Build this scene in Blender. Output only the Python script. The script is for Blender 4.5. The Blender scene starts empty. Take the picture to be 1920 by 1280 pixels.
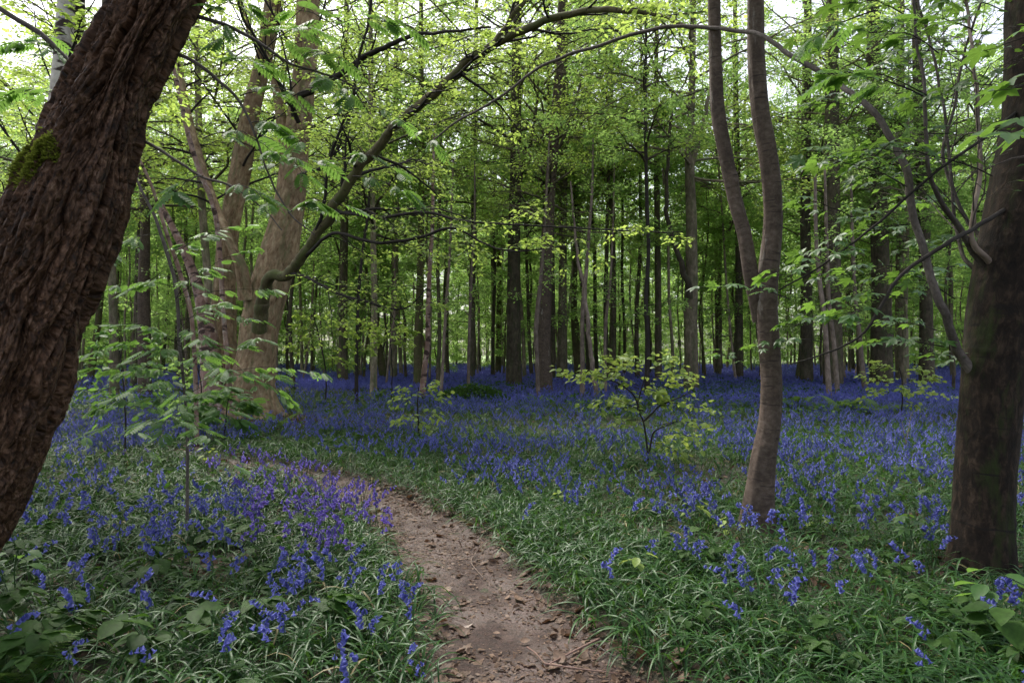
import bpy, math, random
import numpy as np
from math import radians, cos, sin, pi

# ------------------------------------------------------------------ camera, sky, sun, exposure
scene = bpy.context.scene
C = scene.collection
CAM_H, FX, HOR = 1.35, 1280.0, 665.0
PITCH = math.atan((HOR - 640.0) / FX)
cam_data = bpy.data.cameras.new('camera')
cam_data.sensor_width = 36.0
cam_data.lens = 24.0
cam_data.clip_start = 0.05
cam_data.clip_end = 3000.0
cam = bpy.data.objects.new('camera', cam_data)
C.objects.link(cam)
cam.location = (0, 0, CAM_H)
cam.rotation_euler = (pi / 2 + PITCH, 0, 0)
scene.camera = cam

SUN_EL, SUN_ROT = radians(54), radians(-35)
world = bpy.data.worlds.new('World')
scene.world = world
world.use_nodes = True
wn, wl = world.node_tree.nodes, world.node_tree.links
bg = wn['Background']
sky = wn.new('ShaderNodeTexSky')
sky.sky_type = 'NISHITA'
sky.sun_disc = False
sky.sun_elevation = SUN_EL
sky.sun_rotation = SUN_ROT
sky.air_density = 1.0
sky.dust_density = 4.0
sky.ozone_density = 1.0
hs = wn.new('ShaderNodeHueSaturation')
hs.inputs['Saturation'].default_value = 0.45
wl.new(sky.outputs[0], hs.inputs['Color'])
wl.new(hs.outputs[0], bg.inputs['Color'])
bg.inputs['Strength'].default_value = 0.15
sun_data = bpy.data.lights.new('sun', 'SUN')
sun_data.energy = 2.0
sun_data.angle = radians(14)
sun_data.color = (1.0, 0.95, 0.86)
sun = bpy.data.objects.new('sun', sun_data)
C.objects.link(sun)
# the direction towards the sun: rotation 0 is +Y, growing clockwise seen from above
sun.rotation_euler = (pi / 2 - SUN_EL, 0, pi - SUN_ROT)
scene.view_settings.view_transform = 'Standard'
scene.view_settings.look = 'None'
scene.view_settings.exposure = 1.3
scene.view_settings.gamma = 1.0
cy = scene.cycles
cy.max_bounces = 10
cy.diffuse_bounces = 6
cy.glossy_bounces = 2
cy.transmission_bounces = 7
cy.transparent_max_bounces = 4
cy.caustics_reflective = False
cy.caustics_refractive = False
cy.use_denoising = True
cy.use_adaptive_sampling = True
cy.adaptive_threshold = 0.02

# ------------------------------------------------------------------ helpers
R0 = np.random.default_rng(7)


def nrm(v):
    return v / np.maximum(np.linalg.norm(v, axis=-1, keepdims=True), 1e-9)


def P(px, py, d):
    """the world point seen at photo pixel (px, py) at distance d in front of the camera"""
    xc, yc = (px - 960.0) / FX, (640.0 - py) / FX
    y = cos(PITCH) - yc * sin(PITCH)
    z = sin(PITCH) + yc * cos(PITCH)
    return np.array([xc * d / y, d, CAM_H + z * d / y])


def gdist(py):
    yc = (640.0 - py) / FX
    y = cos(PITCH) - yc * sin(PITCH)
    z = sin(PITCH) + yc * cos(PITCH)
    return -CAM_H * y / z


def pxof(x, y):
    return 960 + FX * x / np.maximum(y, .1)


def hash3(i, j, k, seed):
    h = (i * 374761393 + j * 668265263 + k * 2147483647 + seed * 1274126177) & 0xFFFFFFFF
    h = ((h ^ (h >> 13)) * 1103515245) & 0xFFFFFFFF
    h = ((h ^ (h >> 16)) * 2654435761) & 0xFFFFFFFF
    return ((h ^ (h >> 15)) & 0xFFFF) / 65535.0


def vnoise(x, y, z, seed=0):
    x, y, z = np.broadcast_arrays(np.asarray(x, float), np.asarray(y, float), np.asarray(z, float))
    xi, yi, zi = np.floor(x).astype(np.int64), np.floor(y).astype(np.int64), np.floor(z).astype(np.int64)
    fx, fy, fz = x - xi, y - yi, z - zi
    fx, fy, fz = fx * fx * (3 - 2 * fx), fy * fy * (3 - 2 * fy), fz * fz * (3 - 2 * fz)
    r = 0
    for a in (0, 1):
        for b in (0, 1):
            for c in (0, 1):
                w = (fx if a else 1 - fx) * (fy if b else 1 - fy) * (fz if c else 1 - fz)
                r = r + w * hash3(xi + a, yi + b, zi + c, seed)
    return r * 2 - 1


def fbm(x, y, z, o=4, seed=0):
    r, a, f = 0, .5, 1.0
    for k in range(o):
        r = r + a * vnoise(x * f, y * f, z * f, seed + k)
        a *= .5
        f *= 2.03
    return r


class Geo:
    def __init__(s):
        s.v, s.f, s.var, s.bk, s.n, s.mi = [], [], [], [], 0, []

    def add(s, v, f, var=None, bk=None, mi=0):
        v = np.asarray(v, float).reshape(-1, 3)
        f = np.asarray(f, np.int64)
        s.v.append(v)
        s.f.append(f + s.n)
        s.var.append(np.zeros(len(f)) if var is None else np.broadcast_to(var, (len(f),)))
        s.bk.append(np.zeros_like(v) if bk is None else bk.reshape(-1, 3))
        s.mi.append(np.full(len(f), mi))
        s.n += len(v)
        return s

    def mesh(s, name, mats, smooth=True):
        me = bpy.data.meshes.new(name)
        v = np.concatenate(s.v)
        me.vertices.add(len(v))
        me.vertices.foreach_set('co', v.astype(np.float32).ravel())
        loops = np.concatenate([f.ravel() for f in s.f])
        tot = np.concatenate([np.full(len(f), f.shape[1]) for f in s.f])
        me.loops.add(len(loops))
        me.loops.foreach_set('vertex_index', loops.astype(np.int32))
        me.polygons.add(len(tot))
        me.polygons.foreach_set('loop_start', (np.cumsum(tot) - tot).astype(np.int32))
        me.update(calc_edges=True)
        me.polygons.foreach_set('use_smooth', np.full(len(tot), smooth))
        a = me.attributes.new('var', 'FLOAT', 'FACE')
        a.data.foreach_set('value', np.concatenate(s.var).astype(np.float32))
        a = me.attributes.new('bark', 'FLOAT_VECTOR', 'POINT')
        a.data.foreach_set('vector', np.concatenate(s.bk).astype(np.float32).ravel())
        if not isinstance(mats, (list, tuple)):
            mats = [mats]
        for m in mats:
            me.materials.append(m)
        if len(mats) > 1:
            me.polygons.foreach_set('material_index', np.concatenate(s.mi).astype(np.int32))
        return me

    def build(s, name, mats, parent=None, smooth=True, origin=None):
        """one mesh object; origin moves its pivot there"""
        if origin is not None:
            s.v = [a - np.asarray(origin) for a in s.v]
        return link(name, s.mesh(name, mats, smooth), parent, None if origin is None else origin)


def link(name, me, parent=None, loc=None):
    o = bpy.data.objects.new(name, me)
    C.objects.link(o)
    if loc is not None:
        o.location = loc
    if parent is not None:
        o.parent = parent
    return o


def tag(o, label=None, cat=None, group=None, kind=None):
    if label: o['label'] = label
    if cat: o['category'] = cat
    if group: o['group'] = group
    if kind: o['kind'] = kind
    return o


def thing(name, loc, label, cat, group=None):
    o = link(name, None, None, tuple(float(a) for a in loc))
    return tag(o, label, cat, group)


def copy_tree(o, parent=None):
    c = o.copy()
    C.objects.link(c)
    c.parent = parent
    for ch in list(o.children):
        copy_tree(ch, c)
    return c


def spline(pts, n, *extra):
    """Catmull-Rom through pts, n samples by arc length; extra per-point values go along"""
    pts = np.asarray(pts, float)
    dat = np.concatenate([pts] + [np.asarray(e, float).reshape(len(pts), -1) for e in extra], 1)
    p = np.concatenate([2 * dat[:1] - dat[1:2], dat, 2 * dat[-1:] - dat[-2:-1]])
    out = []
    for i in range(len(dat) - 1):
        t = np.linspace(0, 1, 24, endpoint=False)[:, None]
        a, b, c, d = p[i], p[i + 1], p[i + 2], p[i + 3]
        out.append(.5 * (2 * b + (c - a) * t + (2 * a - 5 * b + 4 * c - d) * t ** 2 + (3 * b - a - 3 * c + d) * t ** 3))
    out.append(dat[-1:])
    out = np.concatenate(out)
    s = np.concatenate([[0], np.cumsum(np.linalg.norm(np.diff(out[:, :3], axis=0), axis=1))])
    q = np.linspace(0, s[-1], n)
    r = np.stack([np.interp(q, s, out[:, k]) for k in range(out.shape[1])], 1)
    if extra:
        return r[:, :3], r[:, 3:]
    return r


def grid_faces(rows, cols, wrap):
    i = np.arange(rows - 1)[:, None]
    j = np.arange(cols if wrap else cols - 1)[None, :]
    j2 = (j + 1) % cols
    return np.stack([i * cols + j, i * cols + j2, (i + 1) * cols + j2, (i + 1) * cols + j], -1).reshape(-1, 4)


def sweep(pts, rad, ns=12, disp=None, twist=0.0):
    """tube along pts with parallel frames; disp(cx, cy, s, theta, r) -> radial factor offset in metres"""
    pts = np.asarray(pts, float)
    K = len(pts)
    T = nrm(np.gradient(pts, axis=0))
    U = np.zeros((K, 3))
    ref = np.array([1., 0, 0]) if abs(T[0, 0]) < .8 else np.array([0, 1., 0])
    u = nrm(np.cross(T[0], ref))
    for k in range(K):
        u = nrm(u - T[k] * np.dot(u, T[k]))
        U[k] = u
    V = np.cross(T, U)
    s = np.concatenate([[0], np.cumsum(np.linalg.norm(np.diff(pts, axis=0), axis=1))])
    th = np.linspace(0, 2 * pi, ns, endpoint=False)
    r = np.broadcast_to(np.asarray(rad, float).reshape(-1, 1), (K, 1))
    ct, st = np.cos(th)[None], np.sin(th)[None]
    S = np.broadcast_to(s[:, None], (K, ns))
    a = twist * S
    rr = np.broadcast_to(r, (K, ns)).copy()
    cx, cyy = r * np.cos(th[None] + a), r * np.sin(th[None] + a)
    if disp is not None:
        rr = rr + disp(cx, cyy, S, np.broadcast_to(th, (K, ns)), r)
    v = pts[:, None] + rr[..., None] * (ct[..., None] * U[:, None] + st[..., None] * V[:, None])
    bk = np.stack([cx, cyy, S], -1)
    return v.reshape(-1, 3), grid_faces(K, ns, True), bk.reshape(-1, 3)


def tubes(geo, Pn, Rn, ns=4, mi=0):
    """many thin tubes at once: Pn (N,K,3), Rn (N,K)"""
    N, K = Pn.shape[:2]
    if N == 0: return
    T = nrm(np.gradient(Pn, axis=1))
    m = nrm(Pn[:, -1] - Pn[:, 0])
    ref = np.where((np.abs(m[:, 2:3]) < .8), np.array([[0, 0, 1.]]), np.array([[1., 0, 0]]))[:, None]
    U = nrm(np.cross(T, np.broadcast_to(ref, T.shape)))
    V = np.cross(T, U)
    th = np.linspace(0, 2 * pi, ns, endpoint=False)
    ct, st = np.cos(th)[None, None, :, None], np.sin(th)[None, None, :, None]
    v = Pn[:, :, None] + Rn[:, :, None, None] * (ct * U[:, :, None] + st * V[:, :, None])
    s = np.concatenate([np.zeros((N, 1)), np.cumsum(np.linalg.norm(np.diff(Pn, axis=1), axis=2), 1)], 1)
    bk = np.stack([Rn[..., None] * np.cos(th), Rn[..., None] * np.sin(th), np.broadcast_to(s[..., None], (N, K, ns)) + np.arange(N)[:, None, None] * .37], -1)
    f = grid_faces(K, ns, True)
    F = (f[None] + (np.arange(N) * K * ns)[:, None, None]).reshape(-1, 4)
    geo.add(v.reshape(-1, 3), F, None, bk.reshape(-1, 3), mi)


def scatter(geo, proto, pos, X, Z, scale, var=None, mi=0):
    """copies of a small prototype (v, f) at pos; X along it, Z its upper side"""
    pv, pf = proto
    pos = np.asarray(pos, float)
    N = len(pos)
    if N == 0: return
    X = nrm(X)
    Y = nrm(np.cross(Z, X))
    Zz = np.cross(X, Y)
    sc = np.broadcast_to(np.asarray(scale, float), (N,))[:, None, None]
    v = pos[:, None] + sc * (pv[None, :, 0:1] * X[:, None] + pv[None, :, 1:2] * Y[:, None] + pv[None, :, 2:3] * Zz[:, None])
    if not isinstance(pf, list): pf = [pf]
    if var is None: var = np.random.default_rng(N).random(N)
    base = geo.n
    for k, f in enumerate(pf):
        F = (f[None] + (np.arange(N) * len(pv))[:, None, None]).reshape(-1, f.shape[1])
        if k == 0:
            geo.add(v.reshape(-1, 3), F, np.repeat(var, len(f)), None, mi)
        else:
            geo.f.append(F + base)
            geo.var.append(np.repeat(var, len(f)))
            geo.mi.append(np.full(len(F), mi))


def rdir(rng, n, flat=1.0):
    v = rng.normal(size=(n, 3))
    v[:, 2] *= flat
    return nrm(v)


# ------------------------------------------------------------------ materials
def new_mat(name):
    m = bpy.data.materials.new(name)
    m.use_nodes = True
    nt = m.node_tree
    for n in list(nt.nodes): nt.nodes.remove(n)
    return m, nt.nodes, nt.links


def ramp(n, stops):
    r = n.new('ShaderNodeValToRGB')
    e = r.color_ramp.elements
    while len(e) > 1: e.remove(e[-1])
    e[0].position = stops[0][0]
    e[0].color = (*stops[0][1], 1)
    for p, c in stops[1:]:
        x = e.new(p)
        x.color = (*c, 1)
    return r


def leaf_mat(name, dark, light, trans, tmix=.5, rough=.5, spec=.35, bump=0.0, mottle=0.0, back=None):
    m, n, l = new_mat(name)
    out = n.new('ShaderNodeOutputMaterial')
    at = n.new('ShaderNodeAttribute'); at.attribute_name = 'var'
    oi = n.new('ShaderNodeObjectInfo')
    ad = n.new('ShaderNodeMath'); ad.operation = 'MULTIPLY_ADD'
    l.new(oi.outputs['Random'], ad.inputs[0]); ad.inputs[1].default_value = .35
    l.new(at.outputs['Fac'], ad.inputs[2])
    fr = n.new('ShaderNodeMath'); fr.operation = 'MULTIPLY'; l.new(ad.outputs[0], fr.inputs[0]); fr.inputs[1].default_value = .74
    cr = ramp(n, [(0, dark), (1, light)])
    l.new(fr.outputs[0], cr.inputs[0])
    tr = ramp(n, [(0, tuple(a * .7 for a in trans)), (1, tuple(min(1, a * 1.25) for a in trans))])
    l.new(fr.outputs[0], tr.inputs[0])
    col = cr.outputs[0]
    pb = n.new('ShaderNodeBsdfPrincipled')
    if mottle:
        tc = n.new('ShaderNodeTexCoord')
        no = n.new('ShaderNodeTexNoise'); no.inputs['Scale'].default_value = 60; no.inputs['Detail'].default_value = 3
        l.new(tc.outputs['Object'], no.inputs['Vector'])
        mx = n.new('ShaderNodeMix'); mx.data_type = 'RGBA'; mx.blend_type = 'MULTIPLY'
        mr = n.new('ShaderNodeMapRange'); mr.inputs[1].default_value = .35; mr.inputs[2].default_value = .65
        mr.inputs[3].default_value = 1 - mottle; mr.inputs[4].default_value = 1.1
        l.new(no.outputs[0], mr.inputs[0])
        mx.inputs[0].default_value = 1
        l.new(col, mx.inputs[6]); l.new(mr.outputs[0], mx.inputs[7])
        col = mx.outputs[2]
        bp = n.new('ShaderNodeBump'); bp.inputs['Strength'].default_value = .25; bp.inputs['Distance'].default_value = .002
        l.new(no.outputs[0], bp.inputs['Height']); l.new(bp.outputs[0], pb.inputs['Normal'])
    l.new(col, pb.inputs['Base Color'])
    pb.inputs['Roughness'].default_value = rough
    pb.inputs['Specular IOR Level'].default_value = spec
    tl = n.new('ShaderNodeBsdfTranslucent')
    l.new(tr.outputs[0], tl.inputs['Color'])
    ms = n.new('ShaderNodeMixShader'); ms.inputs[0].default_value = tmix
    l.new(pb.outputs[0], ms.inputs[1]); l.new(tl.outputs[0], ms.inputs[2])
    l.new(ms.outputs[0], out.inputs['Surface'])
    return m


def bark_mat(name, stops, scale=(20, 20, 4), cracks=None, detail=6, bump=.5, dist=.01, rough=.85, moss=None, spots=None, bands=None, objvar=.3, mscale=3.0):
    m, n, l = new_mat(name)
    out = n.new('ShaderNodeOutputMaterial')
    pb = n.new('ShaderNodeBsdfPrincipled')
    at = n.new('ShaderNodeAttribute'); at.attribute_name = 'bark'
    mp = n.new('ShaderNodeMapping'); mp.inputs['Scale'].default_value = scale
    l.new(at.outputs['Vector'], mp.inputs[0])
    no = n.new('ShaderNodeTexNoise'); no.inputs['Scale'].default_value = 1; no.inputs['Detail'].default_value = detail
    no.inputs['Roughness'].default_value = .65; no.inputs['Distortion'].default_value = .4
    l.new(mp.outputs[0], no.inputs['Vector'])
    cr = ramp(n, stops); l.new(no.outputs[0], cr.inputs[0])
    col = cr.outputs[0]
    # broad stains
    n2 = n.new('ShaderNodeTexNoise'); n2.inputs['Scale'].default_value = mscale; n2.inputs['Detail'].default_value = 5
    n2.inputs['Roughness'].default_value = .7
    l.new(at.outputs['Vector'], n2.inputs['Vector'])
    mr = n.new('ShaderNodeMapRange'); mr.inputs[1].default_value = .3; mr.inputs[2].default_value = .7
    mr.inputs[3].default_value = .6; mr.inputs[4].default_value = 1.35
    l.new(n2.outputs[0], mr.inputs[0])
    mx = n.new('ShaderNodeMix'); mx.data_type = 'RGBA'; mx.blend_type = 'MULTIPLY'; mx.inputs[0].default_value = 1
    l.new(col, mx.inputs[6]); l.new(mr.outputs[0], mx.inputs[7]); col = mx.outputs[2]

    def over(col, fac, c):
        x = n.new('ShaderNodeMix'); x.data_type = 'RGBA'
        l.new(fac, x.inputs[0]); l.new(col, x.inputs[6]); x.inputs[7].default_value = (*c, 1)
        return x.outputs[2]
    if moss:
        c, lo, hi = moss
        n3 = n.new('ShaderNodeTexNoise'); n3.inputs['Scale'].default_value = 5; n3.inputs['Detail'].default_value = 8
        n3.inputs['Roughness'].default_value = .7
        mp3 = n.new('ShaderNodeMapping'); mp3.inputs['Scale'].default_value = (1.5, 1.5, .4); mp3.inputs['Location'].default_value = (4, 2, 1)
        l.new(at.outputs['Vector'], mp3.inputs[0]); l.new(mp3.outputs[0], n3.inputs['Vector'])
        r3 = n.new('ShaderNodeMapRange'); r3.inputs[1].default_value = lo; r3.inputs[2].default_value = hi
        l.new(n3.outputs[0], r3.inputs[0]); col = over(col, r3.outputs[0], c)
    if spots:
        c, sc, th = spots
        n4 = n.new('ShaderNodeTexVoronoi'); n4.inputs['Scale'].default_value = sc
        mp4 = n.new('ShaderNodeMapping'); mp4.inputs['Scale'].default_value = (.5, .5, 1)
        l.new(at.outputs['Vector'], mp4.inputs[0]); l.new(mp4.outputs[0], n4.inputs['Vector'])
        r4 = n.new('ShaderNodeMapRange'); r4.inputs[1].default_value = th; r4.inputs[2].default_value = th * .6
        l.new(n4.outputs[0], r4.inputs[0]); col = over(col, r4.outputs[0], c)
    hgt = no.outputs[0]
    if cracks:
        wv = n.new('ShaderNodeTexNoise'); wv.inputs['Scale'].default_value = 9; wv.inputs['Detail'].default_value = 3
        l.new(at.outputs['Vector'], wv.inputs['Vector'])
        vm = n.new('ShaderNodeVectorMath'); vm.operation = 'MULTIPLY_ADD'; vm.inputs[1].default_value = (.06, .06, .12)
        l.new(wv.outputs['Color'], vm.inputs[0]); l.new(at.outputs['Vector'], vm.inputs[2])
        mc = n.new('ShaderNodeMapping'); mc.inputs['Scale'].default_value = cracks
        l.new(vm.outputs[0], mc.inputs[0])
        vc = n.new('ShaderNodeTexVoronoi'); vc.feature = 'DISTANCE_TO_EDGE'; vc.inputs['Scale'].default_value = 1
        l.new(mc.outputs[0], vc.inputs['Vector'])
        rc = n.new('ShaderNodeMapRange'); rc.inputs[1].default_value = 0; rc.inputs[2].default_value = .16; rc.inputs[3].default_value = 0; rc.inputs[4].default_value = 1
        l.new(vc.outputs['Distance'], rc.inputs[0])
        mh = n.new('ShaderNodeMath'); mh.operation = 'MULTIPLY_ADD'; mh.inputs[1].default_value = .6
        l.new(rc.outputs[0], mh.inputs[0]); l.new(hgt, mh.inputs[2])
        hgt = mh.outputs[0]
    if bands:
        c, sc, lo, hi = bands
        n5 = n.new('ShaderNodeTexNoise'); n5.inputs['Scale'].default_value = 1; n5.inputs['Detail'].default_value = 5
        mp5 = n.new('ShaderNodeMapping'); mp5.inputs['Scale'].default_value = sc
        l.new(at.outputs['Vector'], mp5.inputs[0]); l.new(mp5.outputs[0], n5.inputs['Vector'])
        r5 = n.new('ShaderNodeMapRange'); r5.inputs[1].default_value = lo; r5.inputs[2].default_value = hi
        l.new(n5.outputs[0], r5.inputs[0]); col = over(col, r5.outputs[0], c)
    if objvar:
        oi = n.new('ShaderNodeObjectInfo')
        mo = n.new('ShaderNodeMapRange'); mo.inputs[3].default_value = 1 - objvar; mo.inputs[4].default_value = 1 + objvar
        l.new(oi.outputs['Random'], mo.inputs[0])
        mz = n.new('ShaderNodeMix'); mz.data_type = 'RGBA'; mz.blend_type = 'MULTIPLY'; mz.inputs[0].default_value = 1
        l.new(col, mz.inputs[6]); l.new(mo.outputs[0], mz.inputs[7]); col = mz.outputs[2]
    bp = n.new('ShaderNodeBump'); bp.inputs['Strength'].default_value = bump; bp.inputs['Distance'].default_value = dist
    l.new(hgt, bp.inputs['Height']); l.new(bp.outputs[0], pb.inputs['Normal'])
    l.new(col, pb.inputs['Base Color'])
    pb.inputs['Roughness'].default_value = rough
    pb.inputs['Specular IOR Level'].default_value = .25
    l.new(pb.outputs[0], out.inputs['Surface'])
    return m


M = {}
M['oldbark'] = bark_mat('furrowed_bark', [(.32, (.012, .008, .006)), (.46, (.062, .032, .019)), (.56, (.13, .070, .042)), (.7, (.25, .16, .115))],
                        scale=(60, 60, 26), cracks=(30, 30, 6), detail=12, bump=1.0, dist=.02, rough=.55, objvar=0, mscale=5)
M['darkbark'] = bark_mat('dark_bark', [(.3, (.005, .0035, .0025)), (.5, (.019, .012, .008)), (.62, (.045, .029, .019)), (.75, (.09, .065, .045))], scale=(26, 26, 12), detail=10, bump=.8,
                         moss=((.022, .03, .007), .52, .64), bands=((.012, .009, .007), (3, 3, 22), .64, .7), objvar=0)
M['smoothbark'] = bark_mat('smooth_bark', [(.3, (.055, .038, .029)), (.5, (.09, .065, .051)), (.72, (.14, .108, .088))], scale=(24, 24, 30), detail=10, bump=.4, dist=.006,
                           moss=((.24, .215, .19), .6, .7), spots=((.2, .165, .14), 70, .10), bands=((.045, .032, .026), (5, 5, 40), .6, .68), objvar=0, mscale=4)
M['sycbark'] = bark_mat('flaking_bark', [(.3, (.08, .045, .022)), (.44, (.2, .13, .075)), (.56, (.29, .205, .125)), (.72, (.4, .32, .2))], scale=(12, 12, 6), detail=10, bump=.7, dist=.03,
                        moss=((.13, .13, .06), .5, .68), objvar=0, mscale=1.5)
M['olivebark'] = bark_mat('olive_bark', [(.25, (.05, .04, .022)), (.55, (.11, .09, .05)), (.8, (.19, .16, .09))], scale=(30, 30, 12), bump=.5, dist=.006,
                          moss=((.07, .085, .025), .45, .65), spots=((.04, .03, .02), 14, .2), objvar=0)
M['greybark'] = bark_mat('grey_twig_bark', [(.3, (.05, .04, .036)), (.6, (.12, .1, .09)), (.8, (.2, .17, .155))], scale=(60, 60, 30), bump=.4, dist=.003, objvar=.2)
M['blackbark'] = bark_mat('black_twig_bark', [(.3, (.012, .01, .009)), (.7, (.04, .033, .028))], scale=(60, 60, 30), bump=.3, dist=.003, objvar=.2)
M['birch'] = bark_mat('birch_bark', [(.3, (.3, .25, .22)), (.5, (.5, .45, .41)), (.7, (.62, .58, .54))], scale=(8, 8, 5), bump=.6, dist=.01,
                      bands=((.05, .035, .03), (3.2, 3.2, 9), .53, .58), objvar=0)
M['redbirch'] = bark_mat('young_birch_bark', [(.3, (.14, .075, .055)), (.55, (.26, .17, .14)), (.7, (.45, .4, .36))], scale=(10, 10, 5), bump=.4, objvar=0,
                         bands=((.05, .03, .025), (3, 3, 8), .55, .6))
M['farbark'] = bark_mat('far_bark', [(.3, (.07, .054, .036)), (.55, (.165, .135, .095)), (.8, (.27, .23, .17))], scale=(10, 10, 5), bump=.5, dist=.02,
                        moss=((.06, .075, .03), .48, .66), objvar=.55, mscale=1.2)
M['fardark'] = bark_mat('dark_far_bark', [(.3, (.036, .028, .02)), (.55, (.09, .072, .05)), (.8, (.16, .135, .1))], scale=(10, 10, 5), bump=.5, dist=.02,
                        moss=((.045, .06, .022), .5, .66), objvar=.35, mscale=1.2)
M['palebark'] = bark_mat('pale_stem_bark', [(.3, (.1, .075, .06)), (.6, (.22, .17, .14)), (.8, (.3, .25, .21))], scale=(14, 14, 6), bump=.4, dist=.01, objvar=.35)
M['beech'] = leaf_mat('beech_leaf', (.09, .15, .02), (.19, .26, .045), (.50, .66, .13), .58, .5, .3)
M['beechfar'] = leaf_mat('far_leaf', (.06, .14, .04), (.15, .25, .075), (.46, .68, .17), .62, .55, .3)
M['lime'] = leaf_mat('young_beech_leaf', (.15, .24, .04), (.25, .34, .075), (.4, .5, .1), .42, .45, .35, mottle=.2)
M['maple'] = leaf_mat('sycamore_leaf', (.035, .095, .03), (.08, .17, .04), (.2, .36, .05), .45, .42, .4, mottle=.3)
M['rowan'] = leaf_mat('rowan_leaf', (.045, .12, .03), (.10, .21, .05), (.22, .40, .07), .45, .5, .35, mottle=.2)
M['yellowed'] = leaf_mat('yellowed_blade', (.16, .13, .05), (.34, .28, .15), (.25, .2, .08), .3, .5, .3)
M['strap'] = leaf_mat('strap_leaf', (.007, .034, .008), (.038, .105, .02), (.07, .16, .022), .28, .42, .28)
M['bramble'] = leaf_mat('bramble_leaf', (.016, .048, .008), (.05, .11, .018), (.08, .18, .02), .3, .6, .18, mottle=.4)
M['fern'] = leaf_mat('fern_leaf', (.05, .11, .02), (.11, .19, .04), (.17, .28, .05), .4, .5, .3)
M['bell'] = leaf_mat('bluebell_petal', (.045, .055, .25), (.2, .215, .58), (.13, .14, .52), .35, .5, .25)
M['bellviolet'] = leaf_mat('violet_bluebell_petal', (.08, .055, .3), (.24, .17, .56), (.2, .13, .56), .35, .5, .25)
M['stalk'] = leaf_mat('flower_stalk', (.04, .09, .03), (.08, .13, .05), (.1, .2, .05), .2, .4, .35)
M['litter'] = leaf_mat('dead_leaf', (.055, .028, .016), (.21, .135, .092), (.2, .1, .05), .15, .6, .3, mottle=.4)
M['pale_litter'] = leaf_mat('bleached_leaf', (.24, .18, .15), (.34, .28, .245), (.2, .15, .1), .1, .6, .3, mottle=.25)
M['moss'] = leaf_mat('moss', (.10, .12, .015), (.24, .27, .04), (.16, .2, .03), .3, .8, .1)


def ground_material():
    m, n, l = new_mat('woodland_soil')
    out = n.new('ShaderNodeOutputMaterial'); pb = n.new('ShaderNodeBsdfPrincipled')
    g = n.new('ShaderNodeNewGeometry')
    no = n.new('ShaderNodeTexNoise'); no.inputs['Scale'].default_value = 14; no.inputs['Detail'].default_value = 10; no.inputs['Roughness'].default_value = .7
    l.new(g.outputs['Position'], no.inputs['Vector'])
    cr = ramp(n, [(.3, (.012, .012, .006)), (.5, (.035, .03, .016)), (.62, (.04, .05, .02)), (.75, (.09, .065, .045))])
    l.new(no.outputs[0], cr.inputs[0])
    sp = n.new('ShaderNodeSeparateXYZ'); l.new(g.outputs['Position'], sp.inputs[0])
    mr = n.new('ShaderNodeMapRange'); mr.inputs[1].default_value = 130; mr.inputs[2].default_value = 140
    l.new(sp.outputs[1], mr.inputs[0])
    mx = n.new('ShaderNodeMix'); mx.data_type = 'RGBA'
    l.new(mr.outputs[0], mx.inputs[0]); l.new(cr.outputs[0], mx.inputs[6]); mx.inputs[7].default_value = (.2, .28, .12, 1)
    l.new(mx.outputs[2], pb.inputs['Base Color'])
    bp = n.new('ShaderNodeBump'); bp.inputs['Strength'].default_value = .8; bp.inputs['Distance'].default_value = .03
    l.new(no.outputs[0], bp.inputs['Height']); l.new(bp.outputs[0], pb.inputs['Normal'])
    pb.inputs['Roughness'].default_value = .9
    l.new(pb.outputs[0], out.inputs['Surface'])
    return m


def path_material():
    m, n, l = new_mat('trodden_mud')
    out = n.new('ShaderNodeOutputMaterial'); pb = n.new('ShaderNodeBsdfPrincipled')
    g = n.new('ShaderNodeNewGeometry')
    no = n.new('ShaderNodeTexNoise'); no.inputs['Scale'].default_value = 26; no.inputs['Detail'].default_value = 12; no.inputs['Roughness'].default_value = .75
    l.new(g.outputs['Position'], no.inputs['Vector'])
    cr = ramp(n, [(.3, (.028, .015, .011)), (.42, (.07, .042, .032)), (.53, (.12, .078, .062)), (.64, (.18, .125, .105)), (.75, (.28, .21, .185))])
    l.new(no.outputs[0], cr.inputs[0])
    n2 = n.new('ShaderNodeTexNoise'); n2.inputs['Scale'].default_value = 2.6; n2.inputs['Detail'].default_value = 4
    l.new(g.outputs['Position'], n2.inputs['Vector'])
    c2 = ramp(n, [(.35, (.25, .17, .135)), (.5, (.42, .33, .29)), (.65, (.60, .53, .57))])
    l.new(n2.outputs[0], c2.inputs[0])
    mx = n.new('ShaderNodeMix'); mx.data_type = 'RGBA'; mx.blend_type = 'MULTIPLY'; mx.inputs[0].default_value = 1
    l.new(cr.outputs[0], mx.inputs[6]); l.new(c2.outputs[0], mx.inputs[7])
    l.new(mx.outputs[2], pb.inputs['Base Color'])
    vo = n.new('ShaderNodeTexVoronoi'); vo.inputs['Scale'].default_value = 60
    l.new(g.outputs['Position'], vo.inputs['Vector'])
    ad = n.new('ShaderNodeMath'); ad.operation = 'MULTIPLY_ADD'; ad.inputs[1].default_value = .35
    l.new(vo.outputs[0], ad.inputs[0]); l.new(no.outputs[0], ad.inputs[2])
    bp = n.new('ShaderNodeBump'); bp.inputs['Strength'].default_value = .7; bp.inputs['Distance'].default_value = .016
    l.new(ad.outputs[0], bp.inputs['Height']); l.new(bp.outputs[0], pb.inputs['Normal'])
    rr = n.new('ShaderNodeMapRange'); rr.inputs[1].default_value = .4; rr.inputs[2].default_value = .6; rr.inputs[3].default_value = .85; rr.inputs[4].default_value = .5
    l.new(n2.outputs[0], rr.inputs[0]); l.new(rr.outputs[0], pb.inputs['Roughness'])
    l.new(pb.outputs[0], out.inputs['Surface'])
    return m


M['soil'] = ground_material()
M['mud'] = path_material()

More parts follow.
